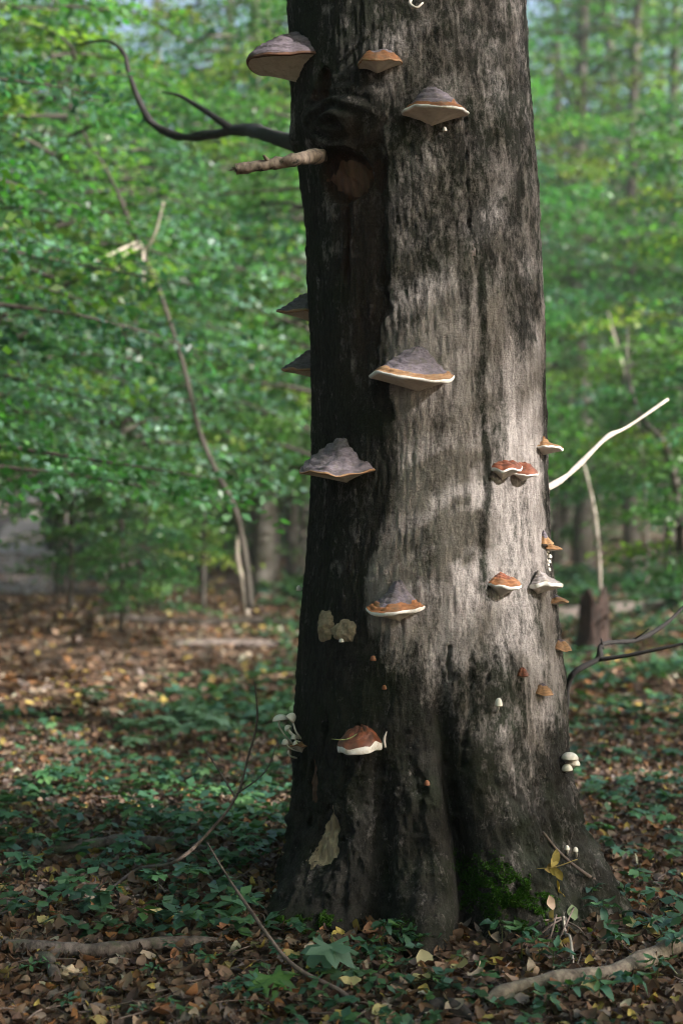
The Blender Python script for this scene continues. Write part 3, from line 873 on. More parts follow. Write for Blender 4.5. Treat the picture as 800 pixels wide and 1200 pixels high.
for (a, b_, s_) in ((437, 772, 7), (450, 806, 6), (500, 918, 7)):
    mushroom('tiny orange fungus button on the dark lower bark', a, b_, s_, s_ * .8, [(a, b_ - 1), (a, b_)], 'tiny orange fungus buttons', 2, name='fungus_button', cat='fungus')
for o in list(bpy.data.objects):
    if o.name.startswith('fungus_button'):
        for c in o.children:
            c.data.materials.clear(); c.data.materials.append(M['band_orange'])
# grass blade and curled leaf caught on the lowest bracket
q, n_ = on_trunk(428, 868, 0)
V, Q = tube([P(451, 876, 4.36), P(450, 866, 4.36), P(453, 857, 4.36)], [.004, .005, .001], 6, 4)
tag(link('dry_leaf', make_mesh('dry_leaf', V, Q, True), M['pale_twig']), 'narrow dry curled leaf stuck upright on the lowest red-brown bracket', 'leaf')
V, Q = tube([P(388, 866, 4.33), P(400, 867, 4.33), P(410, 865, 4.34), P(418, 860, 4.36)], [.001, .0016, .0016, .0012], 6, 4)
tag(link('grass_blade', make_mesh('grass_blade', V, Q, True), M['moss']), 'thin pale grass blade lying across the lowest red-brown bracket', 'grass blade')
GB = bpy.data.objects['grass_blade'].data
at = GB.color_attributes.new('col', 'FLOAT_COLOR', 'POINT')
at.data.foreach_set('color', np.tile([.30, .36, .16, 1], len(GB.vertices)).astype(np.float32))
V, Q = join([tube([P(484, -6, 4.5), P(480, 4, 4.44), P(488, 9, 4.42), P(495, 3, 4.45)], [.005, .006, .004, .003], 8, 4, .2, 4), tube([P(480, 4, 4.44), P(482, 10, 4.43)], [.004, .002], 8, 3)])
tag(link('broken_twig', make_mesh('broken_twig', V, Q, True), M['pale_twig']), 'little crooked pale twig caught on the bark high above the knobbed bracket', 'twig')

# ------------------------------------------------------------------ branches and twigs on the ground
def stick(name, pts, radii, mat, label, cat='branch', group=None, sides=12, n=8, rough=.15, seed=1, extra=(), knots=.2):
    parts = [tube(pts, radii, sides, n, rough, seed, True, knots)] + [tube(p_, r_, 8, 5, .1, seed + 3) for p_, r_ in extra]
    V, Q = join(parts)
    c = np.array(pts[0])
    o = link(name, make_mesh(name, V - c, Q, True), M[mat])
    o.location = tuple(c)
    return tag(o, label, cat, group)
def G(px, py, dz=0.0):
    """Ground point seen at a photograph pixel."""
    Yv = np.linspace(3.2, 60, 6000)
    x = (px - 400) / F * Yv; z = H - (py - 600) / F * Yv
    k = int(np.argmax(z < gz(x, Yv)))
    return np.array([x[k], Yv[k], z[k] + dz])
stick('fallen_branch', [G(-60, 1118, .02), G(0, 1117, .02), G(60, 1120, .02), G(115, 1124, .025), G(165, 1120, .03), G(215, 1115, .025), G(265, 1110, .01)],
      [.020, .021, .022, .023, .022, .021, .017], 'log', 'straight thick brown fallen branch lying left of the trunk foot', seed=5)
stick('fallen_branch', [G(44, 1130, .02), G(56, 1136, .028), G(64, 1150, .02), G(66, 1164, 0)], [.017, .019, .018, .014], 'log', 'short crooked stub of branch bent under the straight fallen branch', seed=6)
stick('fallen_branch', [G(566, 1180, .01), G(600, 1172, .03), G(640, 1164, .03), G(680, 1158, .03), G(720, 1150, .03), G(760, 1135, .03), G(800, 1116, .03), G(850, 1098, .02)],
      [.018, .022, .023, .024, .025, .026, .026, .024], 'log_pale', 'pale knobby fallen branch lying right of the trunk foot', seed=7, knots=.3)
stick('fallen_branch', [G(488, 1198, .0), G(505, 1192, .02), G(530, 1190, .02), G(555, 1196, .0)], [.012, .026, .027, .014], 'dark_twig', 'dark wet lump of wood half sunk in leaf litter', seed=8)
stick('fallen_branch', [G(40, 1004, .02), G(90, 1002, .03), G(140, 998, .035), G(200, 997, .025), G(250, 1000, .01)], [.018, .025, .028, .026, .014], 'log', 'grey mossy fallen branch half hidden among seedlings left of the trunk', seed=9)
stick('fallen_branch', [G(105, 1034, .01), G(120, 1025, .03), G(138, 1018, .04)], [.014, .019, .010], 'log_pale', 'short pale broken branch end among seedlings', seed=10)
stick('fallen_twig', [G(428, 1194, .005), G(400, 1176, .03), np.array(P(340, 1128, 4.02)), np.array(P(290, 1062, 4.18)), np.array(P(262, 1020, 4.3)), np.array(P(243, 988, 4.4))],
      [.0075, .007, .006, .005, .004, .0025], 'twig', 'long thin reddish twig slanting down to the leaves before the trunk', 'twig', seed=11, sides=8)
stick('fallen_twig', [G(118, 1056, .01), G(160, 1036, .05), np.array(P(205, 1010, 4.75)), np.array(P(245, 975, 4.85)), np.array(P(276, 935, 4.95)), np.array(P(290, 890, 5.0)), np.array(P(301, 845, 5.05)), np.array(P(299, 802, 5.05))],
      [.006, .006, .0058, .0055, .005, .0045, .004, .003], 'twig', 'long thin curved twig rising upright beside the trunk', 'twig', seed=12, sides=8,
      extra=(([np.array(P(276, 935, 4.95)), np.array(P(258, 905, 5.05)), np.array(P(240, 878, 5.15))], [.004, .003, .002]),
             ([np.array(P(278, 930, 4.95)), np.array(P(310, 905, 5.1)), np.array(P(326, 868, 5.2))], [.003, .0025, .0015])))
stick('fallen_branch', [np.array([.62, 5.75, .0]), np.array(P(655, 850, 5.7)), np.array(P(663, 808, 5.65)), np.array(P(673, 788, 5.6)), np.array(P(700, 772, 5.6)), np.array(P(706, 755, 5.6)), np.array(P(745, 750, 5.65)), np.array(P(778, 732, 5.7)), np.array(P(812, 700, 5.75))],
      [.017, .015, .014, .013, .0125, .010, .009, .008, .006], 'dark_twig', 'dark forked bare branch standing out behind the trunk toward the stump', seed=13, rough=.2,
      extra=(([np.array(P(700, 773, 5.6)), np.array(P(730, 769, 5.55)), np.array(P(765, 762, 5.5)), np.array(P(815, 751, 5.45))], [.009, .008, .007, .005]),
             ([np.array(P(706, 760, 5.6)), np.array(P(704, 748, 5.58))], [.006, .003]), ([np.array(P(742, 750, 5.65)), np.array(P(760, 737, 5.6))], [.004, .002])))
stick('fallen_twig', [G(672, 1146, .005), G(668, 1120, .05), on_trunk(660, 1090)[0] + [0, -.03, 0], on_trunk(657, 1072)[0] + [0, -.01, 0]], [.004, .0042, .0045, .004], 'pale_twig', 'crooked pale grey root-like twig leaning on the trunk foot', 'twig', seed=14, sides=8)
for i, (a, b_, c_, d_) in enumerate(((655, 1075, 622, 1108), (655, 1073, 606, 1096), (662, 1078, 690, 1108), (650, 1070, 637, 1125), (668, 1060, 648, 1118))):
    p0 = on_trunk(a, b_)[0] + [0, -.02, 0]; p1 = G(c_, d_, .006)
    stick('fallen_twig', [p0, (p0 + p1) / 2 + [0, -.03, .02], p1], [.003, .0028, .002], 'twig', 'thin brown twig in the tangle against the right root of the trunk', 'twig', 'tangle of thin twigs at the root', seed=20 + i, sides=6)
stick('fallen_twig', [on_trunk(636, 975)[0] + [0, -.006, 0], on_trunk(655, 1000)[0] + [0, -.012, 0], on_trunk(682, 1022)[0] + [0, -.02, 0], G(735, 1062, .02), G(800, 1100, .02)], [.004, .005, .006, .006, .005], 'twig', 'long brown twig slanting down the right root into leaves', 'twig', seed=26, sides=8)
stick('fallen_twig', [G(706, 1075, .03), G(750, 1080, .03), G(775, 1096, .02), G(800, 1108, .01)], [.004, .006, .006, .004], 'dark_twig', 'dark thin twig lying among yellow leaves right of the trunk', 'twig', seed=27, sides=8)
# pale torn lump of rotten wood beside the straight branch
def lump():
    a = np.linspace(0, 2 * np.pi, 20, endpoint=False); t = np.linspace(0.02, np.pi - .02, 12)
    A, T = np.meshgrid(a, t)
    r = 1 + .35 * fbm(np.cos(A) * np.sin(T) * 3, np.sin(A) * np.sin(T) * 3, np.cos(T) * 3, 70, 3)
    V = np.stack([np.cos(A) * np.sin(T) * r * .032, np.sin(A) * np.sin(T) * r * .022, np.cos(T) * r * .02], -1).reshape(-1, 3)
    n = 20
    i = np.arange(11)[:, None] * n; j = np.arange(n)[None]; j2 = (j + 1) % n
    Q = np.stack([i + j, i + n + j, i + n + j2, i + j2], -1).reshape(-1, 4)
    o = link('wood_chunk', make_mesh('wood_chunk', V, Q, False), plain_mat('pale_rotten_wood', (.62, .50, .36), (.42, .32, .22), 60, .9, .6, .004))
    o.location = tuple(G(82, 1146, .012)); o.rotation_euler = (0, R(14), R(10))
    tag(o, 'pale torn chunk of rotten wood against the straight fallen branch', 'wood')
lump()

# ------------------------------------------------------------------ stump, dead stick and far log
def stump():
    Yb = 13.5
    x0 = (696 - 400) / F * Yb
    base_z = float(gz(x0, Yb))
    k = Yb / F
    a = np.linspace(0, 2 * np.pi, 60, endpoint=False)
    top_h = k * (62 + 22 * fbm(np.cos(a) * 2.4, np.sin(a) * 2.4, 0, 81, 3))
    rows, inner = [], []
    for t in np.linspace(-.12, 1, 24):
        rad = k * (17 + 10 * math.exp(-max(t, 0) * 4)) * (1 + .10 * fbm(np.cos(a) * 3, np.sin(a) * 3, t * 1.2, 82, 3))
        rows.append(np.stack([np.cos(a) * rad, np.sin(a) * rad, top_h * t], -1))
    for t, s in ((.98, .8), (.8, .7), (.45, .55), (.3, .01)):
        rows.append(np.stack([np.cos(a) * k * 17 * s, np.sin(a) * k * 17 * s, top_h * t], -1))
    V = np.array(rows).reshape(-1, 3); n = 60
    i = np.arange(len(rows) - 1)[:, None] * n; j = np.arange(n)[None]; j2 = (j + 1) % n
    Q = np.stack([i + j, i + j2, i + n + j2, i + n + j], -1).reshape(-1, 4)
    o = link('tree_stump', make_mesh('tree_stump', V, Q, True), M['stump'])
    o.location = (x0, Yb, base_z)
    tag(o, 'dark red-brown rotten tree stump with jagged top', 'stump')
    stick('dead_stick', [np.array([x0 + .08, Yb + .1, base_z + .3]), np.array(P(702, 660, Yb)), np.array(P(697, 605, Yb)), np.array(P(689, 565, Yb)), np.array(P(683, 542, Yb))],
          [.018, .016, .014, .012, .007], 'pale_twig', 'thin pale dead stem standing up out of the rotten stump', 'stick', seed=31)
stump()
def flog(x0, x1, Y, r, mat, label, tilt=0., seed=1):
    pts = [np.array([x, Y + tilt * (x - x0), float(gz(x, Y + tilt * (x - x0))) + r * .7]) for x in np.linspace(x0, x1, 6)]
    stick('fallen_log', pts, [r, r * 1.05, r, r * .95, r * .9, r * .7], mat, label, 'log', None, 14, 6, .1, seed, knots=.12)
flog(3.5, 10.5, 36, .28, 'log_pale', 'thick sunlit fallen log far off behind the stump', .05, 3)
flog(2.0, 5.4, 17.5, .10, 'log', 'thin fallen log lying on the ground just behind the stump', .35, 4)
flog(-3.0, -.6, 17.0, .06, 'log', 'thin fallen log in front of the slender trunk cluster', -.25, 5)
flog(-1.6, -.5, 13.6, .045, 'log', 'short thin fallen log at the dark hollow left of the trunk', .3, 6)

# ------------------------------------------------------------------ trees of the wood
GREENS = np.array([[.070, .165, .055], [.055, .145, .062], [.095, .195, .055], [.050, .130, .075], [.15, .22, .05], [.075, .17, .06]])
def spray_crown(seed, h, z0, r, nb, nt, leaf, palette, droop=.12, gap=.048, top_taper=.55, wild=.25, step=1):
    """Leaves and boughs of a broad-leaved tree: level boughs, side twigs, leaves either side of each twig."""
    rs = np.random.default_rng(seed)
    pos, yaw, pit, rol, cols = [], [], [], [], []
    wood = []
    for b_ in range(nb):
        f = (b_ + rs.uniform(0, 1)) / nb
        zb = z0 + (h - z0) * f
        az = b_ * 2.4 + rs.normal(0, .5)
        L = r * (1 - top_taper * f) * rs.uniform(.55, 1.1)
        dr = np.array([math.cos(az), math.sin(az)])
        rise = rs.uniform(-.15, .55)
        def at_(t, L=L, dr=dr, zb=zb, rise=rise):
            t = np.asarray(t)
            xy = dr[None] * (t * L)[:, None] + np.array([-dr[1], dr[0]])[None] * (.12 * L * np.sin(t * 3 + b_))[:, None]
            return np.concatenate([xy, (zb + L * (rise * t - (droop + rise * .8) * t * t))[:, None]], 1)
        ctr = at_(np.linspace(0, 1, 6))
        wood.append(tube(ctr, np.array([.016, .012, .009, .006, .004, .002]) * (L ** .7) * 1.2, 5, 1, cap=False))
        ts = np.linspace(.18, 1, nt)
        base = at_(ts)
        c0 = palette[rs.integers(len(palette))] * rs.uniform(.75, 1.3)
        for i, t in enumerate(ts):
            sgn = 1 if i % 2 else -1
            a2 = az + sgn * rs.uniform(.5, 1.1) * (1 if i < nt - 1 else .05)
            l = L * .42 * (1.05 - .6 * t) * rs.uniform(.6, 1.2)
            n = max(3, int(l / gap))
            s = np.linspace(.08, 1, n) * l
            d2 = np.array([math.cos(a2), math.sin(a2)])
            p = np.stack([base[i, 0] + d2[0] * s, base[i, 1] + d2[1] * s, base[i, 2] - rs.uniform(-.2, .45) * s - .12 * s * s + rs.normal(0, .02, n)], -1)
            p = p + rs.normal(0, leaf * .25, p.shape)
            sd = np.where(np.arange(n) % 2 == 0, 1, -1)
            pos.append(p)
            yaw.append(a2 - np.pi / 2 + sd * rs.uniform(.5, 1.1, n))
            pit.append(rs.normal(-.15, wild, n)); rol.append(rs.normal(0, wild * 1.3, n))
            cols.append(c0[None] * rs.uniform(.7, 1.35, (n, 1)) * (1 + rs.normal(0, .06, (n, 3))))
    pos = np.vstack(pos); yaw = np.concatenate(yaw); pit = np.concatenate(pit); rol = np.concatenate(rol); cols = np.clip(np.vstack(cols), .005, .6)
    V, Fq, c = scatter(LEAF4[0], LEAF4[1], pos, rot_ypr(yaw, pit, rol), leaf * rs.uniform(.7, 1.25, len(pos)), cols)
    return (V, Fq, c), join(wood)

def tree(name, label, cat, group, trunk_pts, trunk_r, crown, wood, bark, leafmat='leaf', sides=12):
    root = empty(name)
    tag(root, label, cat, group)
    V, Q = tube(trunk_pts, trunk_r, sides, 5, .08, 3, True, .08)
    link('trunk', make_mesh('trunk', V, Q, True), M[bark], root)
    if wood is not None:
        link('boughs', make_mesh('boughs', wood[0], wood[1], True), M[bark], root)
    if crown is not None:
        link('crown', make_mesh('crown', crown[0], crown[1], False, crown[2]), M[leafmat], root)
    return root

HAZE_GREENS = np.array([[.085, .17, .125], [.10, .19, .15], [.075, .15, .10]])  # leaf greens shifted to blue, partly standing in for haze
young, tall = [], []
for i, (h_, z0_, r_, nb_) in enumerate(((6.4, 1.7, 2.4, 56), (5.6, 1.5, 2.2, 50), (8.0, 2.0, 2.7, 62), (4.2, .6, 1.9, 46))):
    cr, wd_ = spray_crown(100 + i, h_, z0_, r_, nb_, 18, .10, GREENS, wild=.55, gap=.052, top_taper=.4)
    rs = np.random.default_rng(i)
    tp = [np.array([0, 0, -.2])] + [np.array([rs.normal(0, .08 * z), rs.normal(0, .08 * z), z * h_ * .25]) * [.9, .9, 1] for z in (1, 2, 3, 4)]
    young.append(tree('young_beech', 'slender young beech in full green leaf in the wood behind the old trunk', 'tree', 'young beeches in the wood', tp, [.032, .027, .021, .014, .006], cr, wd_, 'sap_bark'))
cr, wd_ = spray_crown(150, 5.8, 2.0, 2.3, 64, 18, .09, HAZE_GREENS, droop=.22, wild=.5, gap=.05, top_taper=.4)
young.append(tree('haze_tinted_tree', 'bluish-green drooping young tree, partly tinted for blue haze, behind the dark bare limb', 'tree', 'bluish young trees in the wood', [np.array([0, 0, -.2]), np.array([.05, 0, 2]), np.array([0, .05, 5.4])], [.036, .026, .008], cr, wd_, 'sap_bark'))
for i, (h_, z0_, r_, nb_) in enumerate(((21, 6.0, 4.4, 76), (18, 4, 4.0, 76), (24, 8, 4.8, 76))):
    cr, wd_ = spray_crown(200 + i, h_, z0_, r_, nb_, 14, .17, GREENS, gap=.11, wild=.45, droop=.05)
    rs = np.random.default_rng(20 + i)
    tp = [np.array([0, 0, -.4]), np.array([0, 0, .15])] + [np.array([rs.normal(0, .10), rs.normal(0, .10), z * h_]) for z in (.15, .3, .5, .75, .97)]
    tall.append(tree('tall_beech', 'tall straight grey-barked beech standing in the wood behind the old trunk', 'tree', 'tall beeches in the wood', tp, [.30, .24, .20, .18, .15, .10, .03], cr, wd_, 'tree_bark', sides=16))

SH = np.array([S.x, S.y]) / math.hypot(S.x, S.y)
def in_beam(x, y, rad, lo, hi):
    v = np.array([x - TX, y - TY])
    d = float(v @ SH); lat = abs(float(v[0] * -SH[1] + v[1] * SH[0]))
    return lo < d < hi and lat < rad

used = {}
def plant(protos, k, x, y, s=1.0, rz=None, lean=(0, 0), dz=0.0, label=None, group=None):
    src = protos[k]
    if used.get(src.name):
        o = copy_tree(src)
    else:
        o = src; used[src.name] = True
    o.location = (x, y, float(gz(x, y)) + dz)
    o.rotation_euler = (lean[0], lean[1], random.uniform(0, 6.28) if rz is None else rz)
    o.scale = (s, s, s)
    if label: o['label'] = label
    if group: o['group'] = group
    return o

# understorey seen left of the trunk, then right of it
for (x, y, k, s) in ((-3.15, 12.4, 1, 1.05), (-4.3, 13.6, 2, 1.0), (-.2, 15.6, 2, .9), (-3.2, 16.8, 0, 1.1), (-5.6, 18.0, 1, 1.2), (-2.0, 20.5, 2, 1.1),
                     (-4.4, 22.5, 0, 1.2), (-1.2, 25.0, 1, 1.3), (-5.6, 31.0, 2, 1.3), (-2.6, 33.0, 0, 1.4), (-2.9, 8.6, 2, .8), (-1.7, 17.5, 0, 1.0), (-3.9, 19.5, 2, 1.1), (-.6, 22, 2, 1.1),
                     (-2.4, 15.6, 3, .7), (-2.9, 18.4, 3, .8), (-2.9, 21.5, 3, .9), (-1.9, 13.9, 3, .4), (-2.2, 23.5, 3, 1.0), (-.9, 27, 3, 1.2), (-3.6, 29, 3, 1.2), (-1.9, 31.5, 3, 1.3), (-4.6, 36, 3, 1.4), (-1.5, 39, 3, 1.4)):
    plant(young, k, x, y, s, label='young beech in green leaf between the old trunk and the path', group='young beeches before the path')
for (x, y, k, s) in ((3.7, 13.8, 3, .8), (4.3, 16.5, 0, .95), (2.5, 21.0, 2, .95), (5.6, 22.5, 1, 1.1), (4.0, 26.5, 2, 1.1), (7.6, 29.0, 0, 1.2), (2.2, 30.0, 0, 1.2), (5.4, 33.0, 1, 1.3), (4.6, 30.5, 3, 1.1), (7.0, 33.5, 3, 1.2), (3.4, 37.5, 3, 1.3), (8.8, 42, 3, 1.4), (5.8, 44, 3, 1.4)):
    plant(young, k, x, y, s, label='young beech in green leaf standing beyond the rotten stump', group='young beeches beyond the stump')
for (x, y, k, s) in ((3.6, 41.0, 0, 1.2),  (.6, 28, 1, 1.2), (.4, 40, 2, 1.4), (-6.5, 44, 1, 1.5), (-3.2, 48, 2, 1.5), (-10.5, 50, 0, 1.5), (1.8, 55, 0, 1.5),
                     (-7.6, 37, 2, 1.5), (-1.2, 36, 2, 1.4), (-8.0, 58, 2, 1.8), (-13, 62, 0, 1.8), (-1.0, 62, 1, 1.8), (9.6, 70, 1, 2.0), (-5, 70, 0, 2.0), (1.5, 72, 2, 2.0)):
    plant(young, k, x, y, s, label='distant young beech deep in the wood behind the nearer saplings', group='distant young beeches')
for (x, y, s) in ((-2.75, 10.6, .72), (-3.3, 13.2, .85), (-2.2, 14.2, .85), (-4.4, 17.5, 1.1), (-3.6, 24.0, 1.3)):
    plant(young, 4, x, y, s)
# understorey all round outside the picture
for i in range(60):
    a, d = random.uniform(0, 6.28), random.uniform(9, 45)
    x, y = math.sin(a) * d, math.cos(a) * d + 2
    if y > 8 and abs(x) < .26 * y + 2.5: continue
    if in_beam(x, y, 6.5, -2, 22): continue
    if x > 0 and y > -6 and random.random() < .6: continue
    plant(young, random.randrange(4), x, y, random.uniform(.8, 1.4), label='leafy young beech outside the clearing of the old trunk', group='young beeches round the clearing')
# tall trees: named positions that show as pale trunks, then the rest of the wood
for (px, Y, k, s) in ((682, 29, 0, .9), (655, 34, 1, .9), (742, 29, 2, .75), (714, 37, 2, .8), (786, 33, 0, .8), (668, 47, 0, .9), (722, 44, 2, .9), (772, 40, 0, .8), (700, 58, 1, .9), (306, 22, 1, .75), (322, 34, 2, .8), (268, 30, 0, .8), (345, 27, 1, .6),
                      (180, 42, 2, .9), (60, 38, 0, .9), (120, 55, 1, 1.0), (225, 60, 0, 1.), (20, 62, 2, 1.0), (640, 52, 0, .9), (790, 60, 2, 1.0), (430, 50, 1, 1.0), (520, 44, 0, 1.0), (575, 63, 2, 1.)):
    plant(tall, k, (px - 400) / F * Y, Y, s)
for (x, y, k) in ((-3.4, -1.0, 0), (-4.2, 4.6, 1), (-.6, -5.5, 2), (-7.5, .5, 0), (-3.0, 8.8, 2), (-6.5, 8.5, 1), (-5.5, -6.5, 1), (3.6, -9.5, 0), (-10, -3, 2)):  # close crowns added out of view to cut sky light on the trunk
    plant(tall, k, x, y, 1.0, label='unseen tall beech added close by to shade the old trunk from the sky', group='tall beeches round the clearing')
n_t = 0
for i in range(400):
    if n_t >= 70: break
    a, d = random.uniform(0, 6.28), 8 + 62 * random.random() ** .8
    x, y = TX + math.sin(a) * d, TY + math.cos(a) * d
    if y > 4 and abs(x) < .27 * y + 1.2: continue
    if math.hypot(x, y) < 6: continue
    if in_beam(x, y, 8.5, -2, 52): continue
    lat_ = (x - TX) * -SH[1] + (y - TY) * SH[0]
    if (x - TX) * SH[0] + (y - TY) * SH[1] > 0 and -7 < lat_ < 16 and random.random() < .8: continue
    n_t += 1
    plant(tall, random.randrange(3), x, y, random.uniform(.8, 1.15), label='unseen tall beech added close by to shade the old trunk from the sky', group='tall beeches round the clearing')

# the leaning sapling, slender trunk cluster and thin trees that the picture singles out
def slender(label, pts, radii, extra=(), name='slender_tree', mat='thin_bark', crown=None):
    root = empty(name, tuple(pts[0]))
    tag(root, label, 'tree')
    c = np.array(pts[0])
    V, Q = tube(pts, radii, 10, 7, .12, 4, True, .15)
    link('trunk', make_mesh('trunk', V - c, Q, True), M[mat], root)
    for nm, p_, r_, m_ in extra:
        V, Q = tube(p_, r_, 8, 6, .1, 5)
        link(nm, make_mesh(nm, V - c, Q, True), M[m_], root)
    if crown is not None:
        V, Fq, cc = crown[0]
        Wv, Wq = crown[1]
        off = np.array(crown[2]) - c
        link('boughs', make_mesh('boughs', Wv + off, Wq, True), M[mat], root)
        link('crown', make_mesh('crown', V + off, Fq, False, cc), M['leaf'], root)
    return root
def W(px, py, Y): return np.array(P(px, py, Y))
Yl = 12.0
b0 = G(292, 700, 0)
cr, wd_ = spray_crown(301, 4.2, 1.0, 1.7, 34, 15, .085, GREENS)
slender('thin leaning sapling with forked pale dead twigs, crown bent over toward the path',
        [W(293, 712, Yl + .4), W(288, 660, Yl + .3), W(276, 600, Yl + .2), W(252, 550, Yl), W(232, 500, Yl), W(214, 425, Yl), W(188, 345, Yl), W(162, 282, Yl), W(128, 205, Yl), W(95, 150, Yl), W(60, 60, Yl)],
        [.033, .031, .028, .025, .022, .020, .018, .016, .014, .011, .005],
        (('dead_twig', [W(162, 282, Yl), W(170, 292, Yl - .1), W(182, 272, Yl - .2), W(192, 236, Yl - .3)], [.012, .014, .012, .006], 'pale_twig'),
         ('dead_twig', [W(168, 290, Yl - .1), W(168, 315, Yl - .2), W(169, 335, Yl - .25)], [.012, .010, .005], 'pale_twig'),
         ('dead_twig', [W(166, 288, Yl - .1), W(142, 302, Yl - .2), W(136, 325, Yl - .25)], [.012, .010, .005], 'pale_twig'),
         ('dead_twig', [W(160, 284, Yl), W(130, 298, Yl - .3), W(108, 308, Yl - .4)], [.012, .010, .005], 'pale_twig')),
        crown=(cr, wd_, (W(70, 330, Yl)[0], Yl, 2.2)), mat='sap_bark')
Yc = 15.0
def up(px0, px1, py0, wob=4):
    return [G(px0, py0, -.1)] + [W(px0 + (px1 - px0) * t + wob * math.sin(t * 7 + px0), py0 - (py0 + 80) * t, G(px0, py0)[1]) for t in (.15, .35, .6, .85, 1)]
slender('slender grey trunk in the cluster left of the old trunk, thickest of the cluster', up(300, 318, 690, 3), [.13, .11, .10, .09, .08, .07], mat='tree_bark')
slender('slender pale trunk leaning in the cluster left of the old trunk', up(322, 296, 684, 5), [.07, .06, .055, .05, .04, .03], mat='tree_bark')
slender('thin dark sapling trunk in the cluster left of the old trunk', up(338, 345, 680, 5), [.045, .04, .035, .03, .03, .02])
slender('thin crooked whitish dead stem before the slender trunk cluster', [W(290, 722, 12.8), W(286, 690, 12.8), W(278, 650, 12.9), W(280, 615, 13.0), W(272, 588, 13.0)], [.022, .022, .02, .018, .01], name='dead_sapling', mat='pale_twig')
slender('thin dark bent sapling standing to the right beyond the stump', [G(799, 705, -.1), W(797, 640, 14), W(793, 580, 14), W(784, 535, 14), W(772, 512, 14), W(752, 490, 14.2), W(735, 440, 14.6), W(735, 380, 15)], [.05, .045, .043, .04, .034, .026, .018, .006])
slender('pale thin dead stem leaning among leaves right of the trunk', [W(742, 470, 19), W(728, 425, 19), W(718, 390, 19), W(712, 365, 19)], [.016, .015, .013, .006], name='dead_sapling', mat='pale_twig',
        extra=(('stem_foot', [W(742, 470, 19), W(752, 540, 19), W(757, 620, 19), np.array([W(758, 700, 19)[0], 19.0, float(gz(W(758, 700, 19)[0], 19.0)) - .1])], [.016, .017, .018, .02], 'thin_bark'),))

# ------------------------------------------------------------------ unseen leafy tree added toward the sun, crown carved to dapple the old trunk
def light_wish(px, py):
    """Share of sun that reaches a spot of the old trunk (gaps carved into the leaves of the added crown)."""
    L = np.zeros_like(px)
    def add(cx, cy_, rx, ry, v, ang=0.):
        nonlocal L
        a = R(ang); dx, dy = px - cx, py - cy_
        u, v_ = (dx * math.cos(a) + dy * math.sin(a)) / rx, (-dx * math.sin(a) + dy * math.cos(a)) / ry
        L = np.maximum(L, v * sstep(1.25, .75, np.hypot(u, v_)))
    def sub(cx, cy_, rx, ry, v, ang=0.):
        nonlocal L
        a = R(ang); dx, dy = px - cx, py - cy_
        u, v_ = (dx * math.cos(a) + dy * math.sin(a)) / rx, (-dx * math.sin(a) + dy * math.cos(a)) / ry
        L = L * (1 - v * sstep(1.25, .75, np.hypot(u, v_)))
    add(592, 40, 42, 90, .22); add(545, 30, 40, 50, .10); add(606, 220, 26, 110, .08)
    add(490, 315, 30, 52, .16); add(466, 372, 26, 18, .30); add(625, 440, 20, 80, .32); add(500, 500, 34, 30, .16)
    add(400, 535, 60, 30, .95); add(620, 545, 36, 84, 1.0); add(614, 640, 42, 74, 1.0); add(600, 600, 24, 50, .9); add(617, 730, 20, 36, .8)
    add(512, 588, 62, 34, 1.0); add(448, 605, 26, 46, .5); add(515, 668, 54, 26, 1.0); add(455, 690, 24, 18, .6); add(590, 672, 22, 26, .9)
    add(465, 700, 40, 18, .8); add(420, 745, 16, 12, .5); add(392, 625, 10, 30, .5); add(470, 760, 20, 30, .10)
    sub(572, 400, 26, 110, .95); sub(548, 345, 30, 45, .95, 30); sub(574, 600, 10, 46, .7); sub(648, 720, 12, 70, .7)
    return L
